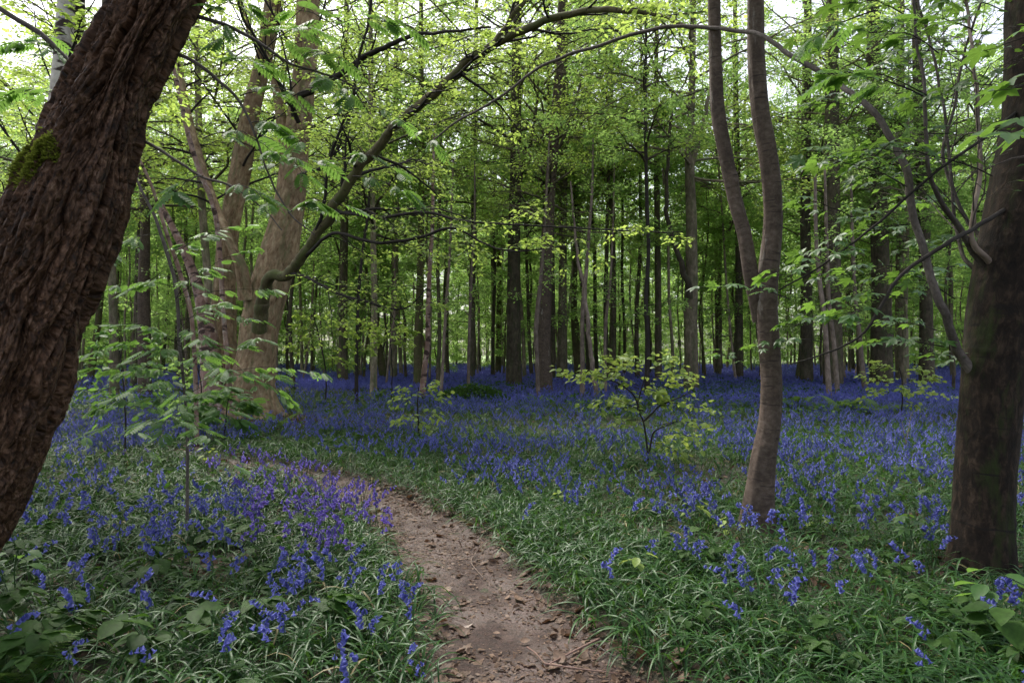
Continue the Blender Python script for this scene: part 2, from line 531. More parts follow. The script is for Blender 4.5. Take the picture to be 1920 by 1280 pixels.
# ------------------------------------------------------------------ the ground and the path
PATH = [(1700, 860, 1900), (1500, 850, 1520), (1280, 828, 1225), (1200, 822, 1112), (1130, 800, 1040), (1070, 762, 985), (1010, 716, 915),
        (965, 690, 845), (930, 610, 770), (900, 545, 690), (880, 470, 590), (866, 395, 490), (856, 310, 400), (850, 200, 300), (846, 60, 180)]
_pl, _pr = [], []
for py, a, b in PATH:
    d = gdist(py)
    _pl.append(((a - 960) / FX * d, d)); _pr.append(((b - 960) / FX * d, d))
_pl, _pr = np.array(_pl), np.array(_pr)


def path_x(y):
    w = .09 * fbm(y * 4, 0, 0, 5, 3)
    w2 = .11 * fbm(y * 4, 9, 0, 5, 5)
    return np.interp(y, _pl[:, 1], _pl[:, 0]) + w, np.interp(y, _pr[:, 1], _pr[:, 0]) + w2


def path_sd(x, y):
    """signed distance to the path, negative inside"""
    a, b = path_x(y)
    mid, hw = (a + b) / 2, (b - a) / 2
    a2, b2 = path_x(y + .1)
    sl = ((a2 + b2) - (a + b)) / .2
    sd = (np.abs(x - mid) - hw) / np.sqrt(1 + sl * sl)
    return np.where((y < 0.5) | (y > 9.6), 2.0, sd)


def ground_h(x, y):
    x, y = np.asarray(x, float), np.asarray(y, float)
    h = .05 * fbm(x * .25, y * .25, 0, 3, 11) + .025 * fbm(x * 1.3, y * 1.3, 0, 3, 12)
    fade = np.clip((60 - np.hypot(x, y)) / 20, 0, 1)
    sd = path_sd(x, y)
    k = np.clip(1 - (sd + .1) / .25, 0, 1)
    k = k * k * (3 - 2 * k)
    h = h * fade - .045 * k + k * .012 * fbm(x * 7, y * 3, 0, 3, 21)
    return h


def axis(lo, hi, fine_lo, fine_hi, step, grow=1.12):
    a = list(np.arange(fine_lo, fine_hi, step))
    s, x = step, fine_hi
    while x < hi:
        a.append(x); s *= grow; x += s
    a.append(hi)
    s, x = step, fine_lo - step
    b = []
    while x > lo:
        b.append(x); s *= grow; x -= s
    b.append(lo)
    return np.array(b[::-1] + a)


gx, gy = axis(-600, 600, -5, 3.5, .05), axis(-40, 900, .8, 10, .05)
X_, Y_ = np.meshgrid(gx, gy)
Z_ = ground_h(X_, Y_)
g = Geo().add(np.stack([X_, Y_, Z_], -1).reshape(-1, 3), grid_faces(len(gy), len(gx), False))
tag(g.build('ground', M['soil']), kind='structure')

ys = np.arange(.9, 9.55, .025)
a, b = path_x(ys)
u = np.linspace(-.03, 1.03, 46)
PX = a[:, None] + (b - a)[:, None] * u[None]
PY = np.broadcast_to(ys[:, None], PX.shape)
PZ = ground_h(PX, PY) + .006 + .012 * fbm(PX * 12, PY * 9, 0, 4, 31) * np.clip(np.minimum(u, 1 - u)[None] * 8, 0, 1)
edge = (u < 0) | (u > 1)
PZ[:, edge] = ground_h(PX[:, edge], PY[:, edge]) - .02
g = Geo().add(np.stack([PX, PY, PZ], -1).reshape(-1, 3), grid_faces(len(ys), len(u), False))
tag(g.build('path', M['mud']), kind='structure')


# ------------------------------------------------------------------ leaf prototypes (x along the leaf, y across, z up)
def fan_leaf(outline, zf=None):
    """outline: (x, y) points from the base round one side to the tip; mirrored; folded along the midrib"""
    o = np.array(outline, float)
    K = len(o)
    zf = zf or (lambda x, y: .25 * abs(y) - .18 * x * x)
    v = []
    for x, y in o: v.append((x, 0, zf(x, 0)))
    for x, y in o: v.append((x, y, zf(x, y)))
    for x, y in o: v.append((x, -y, zf(x, y)))
    f = []
    for i in range(K - 1):
        f.append((i, K + i, K + i + 1, i + 1)[::-1])
        f.append((i, i + 1, 2 * K + i + 1, 2 * K + i)[::-1])
    return np.array(v), np.array(f)


QUAD = (np.array([(0, 0, 0), (.45, .3, .03), (1, 0, -.08), (.45, -.3, .03)]), np.array([(0, 3, 2, 1)]))
OVATE = fan_leaf([(0, 0), (.15, .2), (.4, .32), (.7, .25), (1, 0)])
SERR = fan_leaf([(0, .02), (.05, .2), (.14, .24), (.15, .31), (.28, .34), (.3, .38), (.43, .36), (.45, .38), (.6, .28), (.62, .3), (.76, .18), (.78, .19), (1, 0)])
LANCE = fan_leaf([(0, 0), (.2, .13), (.5, .17), (.8, .11), (1, 0)])


def maple_proto():
    lobes = [(0, .62, 1.0), (48, .5, .86), (-48, .5, .86), (108, .3, .58), (-108, .3, .58)]
    pts = []
    tips = {0: 1.0, 50: .88, -50: .88, 112: .6, -112: .6}
    seq = [(-168, .18), (-140, .36), (-128, .42), (-112, .62), (-100, .5), (-92, .5), (-80, .36), (-70, .58), (-62, .62), (-50, .9), (-40, .7), (-34, .72), (-24, .46), (-15, .68), (-10, .76), (0, 1.0)]
    full = seq + [(-a_, r_) for a_, r_ in seq[-2::-1]]
    vs = [(0, 0, 0)]
    for a_, r_ in full:
        x, y = r_ * cos(radians(a_)), r_ * sin(radians(a_))
        # ribs to the tips stand up a little, blade droops outwards
        rib = min(abs(a_ - t) for t in tips)
        vs.append((x, y, -.22 * r_ * r_ + .0022 * min(rib, 25)))
    mid = []
    for a_, r_ in full:
        r2 = r_ * .5
        rib = min(abs(a_ - t) for t in tips)
        mid.append((r2 * cos(radians(a_)), r2 * sin(radians(a_)), -.22 * r2 * r2 + .0016 * min(rib, 25)))
    K = len(full)
    v = np.array(vs + mid)
    v[:, 0] += .12
    tri = [(0, 1 + K + i, 1 + K + i + 1) for i in range(K - 1)]
    quad = [(1 + K + i, 1 + i, 2 + i, 2 + K + i) for i in range(K - 1)]
    # stalk
    s0 = len(v)
    v = np.concatenate([v, [(-.75, -.012, -.1), (-.75, .012, -.1), (.12, .012, 0), (.12, -.012, 0)]])
    quad.append((s0, s0 + 1, s0 + 2, s0 + 3))
    return v, [np.array(quad), np.array(tri)]


MAPLE = maple_proto()


def pinnate_proto(npairs=6, leaflet=OVATE, ll=.3, width=.75):
    vs, fs = [], []
    n = 0

    def put(x, ang, s, droop):
        nonlocal n
        v, f = leaflet
        v = v * np.array([s, s * width, s])
        c, s_ = cos(ang), sin(ang)
        w = np.stack([v[:, 0] * c - v[:, 1] * s_, v[:, 0] * s_ + v[:, 1] * c, v[:, 2] - droop * np.hypot(v[:, 0], v[:, 1])], 1)
        w[:, 0] += x
        w[:, 2] += -.22 * x * x
        vs.append(w); fs.append(f + n); n += len(w)
    for i in range(npairs):
        x = .18 + .72 * i / npairs
        s = ll * (.8 + .5 * sin(pi * (i + 1) / (npairs + 1)))
        put(x, radians(62), s, .18); put(x, -radians(62), s, .18)
    put(.9, 0, ll, .1)
    # rachis ribbon
    xs = np.linspace(-.15, .95, 6)
    v = np.array([(x, y, -.22 * x * x - .004) for x in xs for y in (-.008, .008)])
    f = np.array([(2 * i, 2 * i + 1, 2 * i + 3, 2 * i + 2) for i in range(5)])
    vs.append(v); fs.append(f + n)
    return np.concatenate(vs), np.concatenate(fs)


ROWAN = pinnate_proto(6, OVATE, .29, .62)
ROWAN_SER = pinnate_proto(6, SERR, .3, .62)


def fern_proto(np_=16):
    vs, fs = [], []; n = 0
    lv, lf = fan_leaf([(0, .03), (.12, .17), (.2, .07), (.32, .16), (.4, .06), (.52, .13), (.6, .05), (.72, .1), (.8, .035), (1, 0)], lambda x, y: -.2 * x * x)
    for i in range(np_):
        x = .12 + .86 * i / np_
        s = .27 * (1 - .9 * (i / np_) ** 1.4) * (.7 + .3 * min(1, i / 2))
        for sg in (1, -1):
            a_ = sg * radians(74 - 12 * i / np_)
            v = lv * s
            c, s_ = cos(a_), sin(a_)
            w = np.stack([v[:, 0] * c - v[:, 1] * s_, v[:, 0] * s_ + v[:, 1] * c, v[:, 2]], 1)
            w[:, 0] += x; w[:, 2] += .55 * x - .62 * x * x
            vs.append(w); fs.append(lf + n); n += len(w)
    xs = np.linspace(-.1, 1, 8)
    v = np.array([(x, y, .55 * x - .62 * x * x) for x in xs for y in (-.006, .006)])
    f = np.array([(2 * i, 2 * i + 1, 2 * i + 3, 2 * i + 2) for i in range(7)])
    vs.append(v); fs.append(f + n)
    return np.concatenate(vs), np.concatenate(fs)


FERN = fern_proto()


# ------------------------------------------------------------------ limbs, twigs and sprays of leaves
def side_shoots(rng, Pn, Rn, m, K, frac, ang=(30, 65), tlo=.25, flat=.35, droop=0.0, rfrac=.55, up=0.0, minr=.0015):
    """m shoots on every limb; returns (N*m, K, 3), radii"""
    N, Kp = Pn.shape[:2]
    Lp = np.linalg.norm(Pn[:, -1] - Pn[:, 0], axis=1)
    t = tlo + (1 - tlo) * (np.arange(m)[None] + rng.random((N, m))) / m * .97
    f = t * (Kp - 1); i = np.minimum(f.astype(int), Kp - 2); w = (f - i)[..., None]
    idx = np.arange(N)[:, None]
    st = Pn[idx, i] * (1 - w) + Pn[idx, i + 1] * w
    T = nrm(Pn[idx, i + 1] - Pn[idx, i])
    r = (Rn[idx, i] * (1 - w[..., 0]) + Rn[idx, i + 1] * w[..., 0]) * rfrac
    sg = np.where((np.arange(m)[None] + rng.integers(0, 2, (N, 1))) % 2 == 0, 1, -1)
    A = np.radians(rng.uniform(*ang, (N, m))) * sg
    upv = np.array([0, 0, 1.0])
    S = np.cross(np.broadcast_to(upv, T.shape), T)
    S = nrm(S + 1e-4)
    # tilt the side plane a little
    W = nrm(np.cross(T, S))
    ph = rng.normal(size=(N, m)) * flat
    S2 = S * np.cos(ph)[..., None] + W * np.sin(ph)[..., None]
    D = T * np.cos(A)[..., None] + S2 * np.sin(A)[..., None]
    D[..., 2] = D[..., 2] * .8 + up
    D = nrm(D)
    L = Lp[:, None] * frac * (1.15 - .75 * t) * rng.uniform(.7, 1.25, (N, m))
    q = np.linspace(0, 1, K)
    wob = np.cumsum(rng.normal(size=(N, m, K, 3)) * .05, axis=2)
    pts = st[:, :, None] + L[:, :, None, None] * (D[:, :, None] * q[:, None] + wob * q[:, None])
    pts[..., 2] -= droop * L[:, :, None] * q ** 2
    rr = np.maximum(r[:, :, None] * (1 - .75 * q), minr)
    return pts.reshape(N * m, K, 3), rr.reshape(N * m, K)


def leaves_on(rng, geo, Pn, per, proto, size, spread=(30, 75), tilt=.35, tlo=.1, stand=.0, mi=0, jit=.02):
    """per leaves on each twig, alternating, blades near level"""
    N, K = Pn.shape[:2]
    n = N * per
    k = np.repeat(np.arange(N), per)
    t = tlo + (1 - tlo) * rng.random(n)
    t[::per] = 1
    f = t * (K - 1); i = np.minimum(f.astype(int), K - 2); w = (f - i)[:, None]
    p = Pn[k, i] * (1 - w) + Pn[k, i + 1] * w
    T = nrm(Pn[k, i + 1] - Pn[k, i])
    S = nrm(np.cross(np.array([0, 0, 1.0]), T) + 1e-4)
    a_ = np.radians(rng.uniform(*spread, n)) * np.where(rng.random(n) < .5, 1, -1)
    X = T * np.cos(a_)[:, None] + S * np.sin(a_)[:, None]
    X[:, 2] -= rng.uniform(0, .35, n)
    Z = np.array([0, 0, 1.0]) + rng.normal(size=(n, 3)) * tilt
    s = size * rng.uniform(.65, 1.2, n)
    p = p + rng.normal(size=(n, 3)) * jit
    scatter(geo, proto, p, X, Z, s, rng.random(n), mi)


def grow_crown(seed, H, zb, r0, nl, Lmax, lsize=.075, sub=7, sub2=5, per=9, elev=(10, 55), trunk_fn=None, top=True, leafmat=None, proto=QUAD, low=.5, lean=0):
    """limbs + twigs + leaves round a vertical stem. Returns (wood Geo, leaf Geo)"""
    rng = np.random.default_rng(seed)
    z = zb + (H - zb) * ((np.arange(nl) + rng.random(nl)) / nl) ** 1.2
    az = np.arange(nl) * 2.4 + rng.random(nl) * .9
    u_ = (z - zb) / (H - zb)
    L = Lmax * (low + (1 - low) * np.sin(pi * np.clip(u_ * .9 + .15, 0, 1))) * rng.uniform(.65, 1.2, nl)
    L *= np.clip((1.05 - u_) * 3, .3, 1)
    e0 = np.radians(elev[0] + (elev[1] - elev[0]) * u_ + rng.normal(size=nl) * 8)
    K = 8
    q = np.linspace(0, 1, K)
    el = e0[:, None] * (1 - .75 * q[None]) + rng.normal(size=(nl, K)) * .1
    aa = az[:, None] + np.cumsum(rng.normal(size=(nl, K)) * .12, 1)
    st = (L / (K - 1))[:, None]
    d = np.stack([np.cos(aa) * np.cos(el) * st, np.sin(aa) * np.cos(el) * st, np.sin(el) * st], -1)
    c = np.cumsum(d, 1) - d[:, :1]
    bx, by = trunk_fn(z) if trunk_fn else (0 * z, 0 * z)
    Pn = np.stack([bx, by, z], -1)[:, None] + c
    rz = r0 * (1 - .8 * z / H)
    Rn = np.minimum(rz * .45, .018 * L + .004)[:, None] * (1 - .8 * q[None])
    wood, leaf = Geo(), Geo()
    tubes(wood, Pn, Rn, 5)
    P2, R2 = side_shoots(rng, Pn, Rn, sub, 5, .5, flat=.6, droop=.12)
    tubes(wood, P2, R2, 3)
    P3, R3 = side_shoots(rng, P2, R2, sub2, 4, .5, flat=.5, minr=.002, droop=.15)
    tubes(wood, P3, R3, 3)
    # leaves thinned towards the top to let more daylight down into the wood
    for Q, tl in ((P3, .1), (P2, .5)):
        if H > 12:
            keep = rng.random(len(Q)) < np.interp(Q[:, 0, 2], [8.5, 14], [1, .38])
            Q = Q[keep]
        leaves_on(rng, leaf, Q, per, proto, lsize, tlo=tl, jit=.07, tilt=.65)
    return wood, leaf


def stem_geo(pts, rad, ns=10, rough=.03, seed=0, n=None, flare=0.0, lobes=5):
    L = np.linalg.norm(np.asarray(pts)[-1] - np.asarray(pts)[0])
    n = n or max(10, int(L * 5))
    p, e = spline(pts, n, rad)
    r = e[:, 0]

    def disp(cx, cy_, S, th, rr):
        o = rr * rough * 2 * fbm(cx * 5 / np.maximum(rr, .01) * .25, cy_ * 5 / np.maximum(rr, .01) * .25, S * 1.2 + seed, 3, seed)
        if flare:
            k = np.exp(-S / (flare * 1.1))
            o = o + rr * k * (.45 + .35 * np.cos(th * lobes + seed))
        return o
    v, f, bk = sweep(p, r, ns, disp)
    bk = bk + np.array([0, 0, seed * 1.7 % 50])
    return v, f, bk


# prototypes of the woodland trees (crown and branches are shared by every tree of that build)
CROWNS = []
for k, (H, zb, r0, nl, Lm, ls, per) in enumerate([
        (17, 3.6, .2, 40, 3.8, .12, 14), (16, 2.6, .17, 40, 3.4, .12, 14), (18, 4.8, .22, 38, 4.1, .125, 14),
        (14, 2.2, .12, 36, 2.8, .11, 13), (15, 5.5, .16, 32, 3.2, .12, 14)]):
    w, lf = grow_crown(100 + k, H, zb, r0, nl, Lm, ls, 7, 5, per, elev=(15, 60))
    CROWNS.append((H, r0, w.mesh('branches', M['farbark']), lf.mesh('crown', M['beechfar'])))
HIGH = []
for k, (H, zb, r0, nl, Lm, ls, per) in enumerate([(17, 7.0, .2, 32, 3.4, .12, 12), (18, 8.2, .2, 32, 3.8, .12, 12), (15, 6.2, .15, 28, 2.8, .11, 11), (16, 7.4, .16, 28, 3.0, .12, 11)]):
    w, lf = grow_crown(120 + k, H, zb, r0, nl, Lm, ls, 6, 5, per, elev=(15, 60))
    # a few thin leafy shoots low on the stem
    w2, lf2 = grow_crown(130 + k, zb + 1, 2.0, r0 * .3, 7, 1.5, ls * .9, 4, 3, 6, elev=(0, 30))
    for a_, b_ in ((w, w2), (lf, lf2)): a_.add(np.concatenate(b_.v), np.concatenate(b_.f), np.concatenate(b_.var), np.concatenate(b_.bk))
    HIGH.append((H, r0, w.mesh('branches', M['farbark']), lf.mesh('crown', M['beechfar'])))
# closer, finer-leaved builds
NEARC = []
for k, (H, zb, r0, nl, Lm) in enumerate([(13, 5.2, .13, 36, 4.4), (14, 4.6, .15, 38, 4.6)]):
    w, lf = grow_crown(140 + k, H, zb, r0, nl, Lm, .08, 8, 6, 12)
    NEARC.append((H, r0, w.mesh('branches', M['farbark']), lf.mesh('crown', M['beech'])))
# understorey saplings: thin stem and level sprays from low down
SAPS = []
for k, (H, zb, nl, Lm) in enumerate([(4.6, .7, 20, 1.5), (5.8, 1.0, 22, 1.7), (3.4, .3, 16, 1.3), (7.0, 1.4, 24, 1.9)]):
    w, lf = grow_crown(160 + k, H, zb, .03, nl, Lm, .1, 6, 3, 10, elev=(5, 50))
    SAPS.append((H, .03, w.mesh('branches', M['farbark']), lf.mesh('crown', M['beechfar'])))


SPARSE = []
for k, (H, zb, nl, Lm) in enumerate([(5.5, 1.6, 9, 1.1), (6.5, 2.2, 10, 1.2)]):
    w, lf = grow_crown(180 + k, H, zb, .03, nl, Lm, .075, 4, 3, 4, elev=(10, 60))
    SPARSE.append((H, .03, w.mesh('branches', M['farbark']), lf.mesh('crown', M['beechfar'])))


def tree(name, label, cat, pts, rad, bark, crown=None, rot=0, ns=12, group=None, flare=.0, seed=0, sc=None, rough=.04, cmat=None):
    """thing > trunk, branches, crown. pts world points of the stem, first on the ground"""
    base = np.array(pts[0], float)
    base[2] = ground_h(base[0], base[1])
    t = thing(name, base, label, cat, group)
    pts = np.array(pts, float) - base
    pts[0, 2] = -.15
    gg = Geo().add(*[x for x in (lambda a_: (a_[0], a_[1], None, a_[2]))(stem_geo(pts, rad, ns, rough, seed, flare=flare))])
    gg.build('trunk', M[bark], t)
    if crown:
        H, r0, bm, lm = crown
        s = sc or pts[-1][2] / H
        for nm, me in (('branches', bm), ('crown', lm)):
            o = link(nm, me, t)
            o.scale = (s, s, s)
            o.rotation_euler = (0, 0, rot)
    return t


# ------------------------------------------------------------------ the trees that stand out
def px_path(pts, d, base=None):
    """pixels (x, y[, depth offset]) -> world points; the first one is put on the ground"""
    out = []
    for p in pts:
        dd = d + (p[2] if len(p) > 2 else 0)
        out.append(P(p[0], p[1], dd))
    out[0][2] = ground_h(out[0][0], out[0][1])
    return np.array(out)


# leaning old trunk with deep furrowed bark, left
LD = 3.15
lean_pts = px_path([(-290, 1215), (-190, 1060), (-78, 880), (6, 700), (52, 560), (122, 400), (195, 200), (296, 0), (412, -220), (560, -520), (700, -900)], LD)
lean_w = np.array([300, 262, 225, 212, 204, 190, 152, 136, 134, 130, 115]) / FX * LD / 2
NL, NR = 1500, 400
p_, e_ = spline(lean_pts, NL, lean_w)


def furrows(cx, cy_, S, th, r):
    n = 9
    wv = .30 * fbm(np.cos(th) * 1.2, np.sin(th) * 1.2, S * 1.6, 3, 41) + .10 * vnoise(np.cos(th) * 3, np.sin(th) * 3, S * 7, 42)
    t2 = th + wv
    ca, sa = np.cos(t2) * 3.7, np.sin(t2) * 3.7
    a1 = 1 - np.abs(vnoise(ca, sa, S * .9, 43)) * 2.6
    a2 = 1 - np.abs(vnoise(ca * 2.3, sa * 2.3, S * 2.6, 44)) * 2.3
    a5 = 1 - np.abs(vnoise(ca * 5.6, sa * 5.6, S * 8, 48)) * 2.2
    a3 = fbm(ca * 5, sa * 5, S * 12, 4, 45)
    a4 = vnoise(ca * 9, sa * 9, S * 40, 46)
    bulge = .045 * fbm(np.cos(th) * 1.1, np.sin(th) * 1.1, S * 1.3, 2, 47)
    return bulge + .012 - .062 * np.clip(a1, 0, 1) ** 1.5 - .028 * np.clip(a2, 0, 1) ** 1.5 - .012 * np.clip(a5, 0, 1) ** 1.5 + .012 * a3 + .004 * a4


old = thing('leaning_tree', lean_pts[0], 'thick leaning trunk with deeply furrowed reddish brown bark at the left edge', 'tree')
org = lean_pts[0]
v_, f_, bk_ = sweep(p_, e_[:, 0], NR, furrows, .18)
Geo().add(v_ - org, f_, None, bk_).build('trunk', M['oldbark'], old)
# moss pad where the trunk bends
rng = np.random.default_rng(5)
S_ = v_.reshape(NL, NR, 3)
pxs = 960 + FX * S_[..., 0] / S_[..., 1]
zz = S_[..., 2]
sel = np.argwhere((pxs < 108) & (zz > P(0, 385, LD)[2]) & (zz < P(0, 245, LD)[2]) & (S_[..., 1] < LD + .12))
if len(sel):
    pick = sel[rng.integers(0, len(sel), 14000)]
    pos = S_[pick[:, 0], pick[:, 1]]
    mk = vnoise(pos[:, 0] * 14, pos[:, 1] * 14, pos[:, 2] * 14, 7) - np.abs(zz[pick[:, 0], pick[:, 1]] - P(0, 312, LD)[2]) / .085 - np.clip(pxs[pick[:, 0], pick[:, 1]] - 30, 0, 99) / 80 > rng.random(len(pos)) * 1.2 - 1.35
    pick, pos = pick[mk], pos[mk]
    ctr = p_[pick[:, 0]]
    out_d = nrm(pos - ctr)
    mg = Geo()
    scatter(mg, LANCE, pos - org, out_d + rdir(rng, len(pos)) * .6 + [0, 0, -.2], rdir(rng, len(pos)), rng.uniform(.012, .028, len(pos)))
    mg.build('moss', M['moss'], old)

# silver birch and a dark stem behind the leaning trunk
tree('birch_tree', 'white barked birch rising behind the leaning furrowed trunk', 'tree',
     px_path([(20, 800), (55, 500), (92, 270), (108, 190), (118, 90), (124, 0), (130, -160), (140, -500)], 7.0),
     np.array([17, 16, 15.5, 15.5, 15, 14.5, 12, 8]) / FX * 7.0, 'birch', ns=20, seed=2)
slim = tree('sycamore_tree', 'dark slim trunk tight behind the white birch', 'tree',
     px_path([(55, 800), (70, 400), (88, 280), (130, 150), (146, 60), (150, -40), (155, -300)], 8.5), np.array([14, 13, 12, 11, 10, 9, 6]) / FX * 8.5, 'darkbark', seed=3)

# big many-stemmed sycamore, left of the middle
SD = 14.5
syc = thing('sycamore_tree', px_path([(462, 780)], SD)[0], 'big old sycamore of several pale flaking stems beyond the path', 'tree')
so = np.array(syc.location)


def bark_lumps(cx, cy_, S, th, r):
    return .09 * r * fbm(np.cos(th) * 1.6, np.sin(th) * 1.6, S * .9, 3, 61) * 2 + .015 * np.abs(fbm(cx * 9, cy_ * 9, S * 6, 4, 62)) \
        + r * np.exp(-S / .45) * (.3 + .3 * np.cos(th * 6 + 1))


def add_stem(parent, org, pts, w, d, bark, name='stem', n=160, ns=64, disp=bark_lumps, ground=False):
    q = px_path(pts, d) if ground else np.array([P(p[0], p[1], d + (p[2] if len(p) > 2 else 0)) for p in pts])
    if ground: q[0, 2] -= .1
    pp, ee = spline(q, n, np.array(w) / FX * q[:, 1] / 2)
    if name != 'trunk' and not (name == 'stem' and w[0] > 24):
        # crooked where side twigs have left it
        s_ = np.concatenate([[0], np.cumsum(np.linalg.norm(np.diff(pp, axis=0), axis=1))])
        k_ = np.clip(s_ / .3, 0, 1)[:, None] * (.4 * ee[:, :1] + .008)
        pp = pp + k_ * np.stack([fbm(s_ * 3.3, c_ * 7.0, len(pts), 3, 17) * 2 for c_ in range(3)], 1)
    v, f, bk = sweep(pp, ee[:, 0], ns, disp)
    Geo().add(v - org, f, None, bk + np.array([0, 0, len(pts) * 1.3])).build(name, M[bark], parent)
    return pp, ee[:, 0]


small_lumps = lambda cx, cy_, S, th, r: .05 * r * fbm(np.cos(th) * 1.5, np.sin(th) * 1.5, S * 2.5, 4, 71) * 2
syc_a = add_stem(syc, so, [(466, 782), (470, 735), (482, 670), (490, 600), (516, 500), (540, 400), (552, 300), (566, 200), (574, 100), (578, 0), (585, -150), (600, -420)],
                 [108, 84, 70, 66, 68, 57, 48, 44, 41, 39, 32, 20], SD, 'sycbark', 'trunk', 240, 80, ground=True)
syc_b = add_stem(syc, so, [(432, 770, .7), (420, 650, .7), (422, 520, .7), (430, 430, .7), (455, 300, .7), (474, 200, .6), (497, 100, .5), (512, 0, .4), (530, -200, .3), (540, -400, .3)],
                 [66, 46, 38, 36, 37, 32, 29, 28, 22, 14], SD, 'sycbark', 'stem', 180, 56, ground=True)
syc_c = add_stem(syc, so, [(462, 560, -.3), (452, 500, -.5), (438, 470, -.5), (418, 420, -.4), (395, 360, 0), (370, 280, .3), (350, 200, .6), (330, 90, .8)],
                 [30, 22, 18, 15, 14, 14, 12, 9], SD, 'sycbark', 'stem', 80, 20, small_lumps)
syc_d = add_stem(syc, so, [(545, 330, .1), (530, 240, .2), (520, 180, .3), (505, 120, .3), (470, 60, .2), (440, -20, .2)], [26, 22, 16, 12, 11, 8], SD, 'sycbark', 'stem', 60, 20, small_lumps)
syc_f = add_stem(syc, so, [(402, 782, -.2), (398, 700, -.1), (388, 610, 0), (372, 540, .2), (345, 470, .4), (300, 380, .6)], [58, 40, 30, 20, 14, 9], SD, 'redbirch', 'stem', 80, 30, ground=True)
# arching olive limb reaching right over the clearing
arch = add_stem(syc, so, [(486, 620, -.45), (492, 560, -.75), (506, 520, -1.0), (540, 512, -1.3), (572, 478, -1.5), (596, 430, -1.7), (625, 390, -1.9), (680, 308, -2.3), (740, 240, -2.7), (830, 160, -3.2),
                          (880, 110, -3.5), (930, 80, -3.8), (985, 54, -4.1), (1040, 35, -4.4), (1100, 22, -4.7), (1150, 17, -5.), (1200, 22, -5.2), (1250, 35, -5.4), (1300, 55, -5.6)],
                [28, 24, 20, 20, 19, 18, 18, 18, 17, 17, 16, 16, 15, 13, 12, 11, 9, 8, 6], SD - 1.0, 'olivebark', 'limb', 300, 20, small_lumps)
fork = add_stem(syc, so, [(926, 84, -3.8), (945, 55, -3.9), (960, 30, -4.0), (985, 0, -4.1), (1010, -60, -4.2)], [13, 11, 10, 9, 6], SD - 1., 'olivebark', 'limb', 40, 12, small_lumps)


EXTRA = []
for pts_, w_ in [
    ([(625, 392, -1.9), (660, 402, -2.2), (720, 408, -2.6), (790, 398, -3.0), (850, 410, -3.3), (930, 420, -3.6), (1040, 424, -3.9), (1160, 432, -4.1), (1280, 436, -4.3)], [7, 6.5, 6, 6, 5, 4, 3.5, 3, 2]),
    ([(560, 495, -1.4), (620, 440, -2.0), (672, 448, -2.3), (722, 456, -2.5), (780, 446, -2.8), (850, 428, -3.1), (900, 452, -3.3), (960, 470, -3.5), (1060, 462, -3.8)], [7, 6.5, 6, 6, 5.5, 5, 4, 3, 2]),
    ([(540, 512, -1.3), (580, 522, -1.8), (640, 552, -2.3), (690, 566, -2.6), (735, 578, -2.8), (770, 572, -3.0), (800, 540, -3.2)], [6, 5.5, 5, 5, 4, 3, 2]),
    ([(562, 180, 0), (600, 160, -.6), (650, 128, -1.0), (700, 98, -1.4), (760, 70, -1.8), (830, 62, -2.2), (920, 50, -2.6)], [13, 12, 11, 10, 8, 6, 4]),
    ([(560, 230, 0), (520, 150, -.6), (490, 90, -1.0), (455, 30, -1.4), (440, -60, -1.6)], [9, 7, 6, 5, 4]),
    ([(560, 330, 0), (620, 300, -.8), (655, 220, -1.2), (668, 140, -1.4), (690, 40, -1.6), (700, -60, -1.8)], [8, 7, 7, 6, 5, 4]),
    ([(590, 440, -1.7), (608, 380, -1.9), (618, 300, -2.1), (640, 240, -2.3), (665, 190, -2.5)], [7, 6, 6, 5, 4])]:
    EXTRA.append(add_stem(syc, so, pts_, w_, SD - 1.0, 'blackbark', 'limb', 80, 8, small_lumps))


def shoots_with_leaves(parent, org, seed, path, m, frac_len, K1=7, sub=4, per=7, size=.08, proto=QUAD, lmat='beech', wmat='blackbark', tlo=.1, droop=.1, ang=(30, 70), sub2=0, flat=.5,
                       up=0., r0=None, tilt=.4, leaf_on_first=True, jit=.02, minr=.0015):
    """twigs along a limb, side twigs on them and leaves: parts 'twigs' and 'foliage'"""
    rng = np.random.default_rng(seed)
    pp, rr = path
    P0, R0_ = pp[None] - org, rr[None]
    tot = np.linalg.norm(pp[-1] - pp[0])
    P1, R1 = side_shoots(rng, P0, R0_, m, K1, frac_len / tot, ang, tlo, flat, droop, .4, up, minr)
    if r0: R1 = R1 / R1.max() * r0
    w, lf = Geo(), Geo()
    tubes(w, P1, R1, 5)
    P2, R2 = side_shoots(rng, P1, R1, sub, 5, .5, (30, 60), .2, .25, droop, .6, 0, minr)
    tubes(w, P2, R2, 3)
    lt = P2
    if sub2:
        P3, R3 = side_shoots(rng, P2, R2, sub2, 4, .5, (30, 60), .2, .25, droop, .7, 0, minr)
        tubes(w, P3, R3, 3); lt = P3
    leaves_on(rng, lf, lt, per, proto, size, tilt=tilt, jit=jit)
    if leaf_on_first and sub2: leaves_on(rng, lf, P2, per, proto, size, tilt=tilt, tlo=.4, jit=jit)
    if leaf_on_first: leaves_on(rng, lf, P1, max(2, per // 2), proto, size, tilt=tilt, tlo=.5, jit=jit)
    w.build('twigs', M[wmat], parent)
    if lf.n: lf.build('foliage', M[lmat], parent)
    return P1


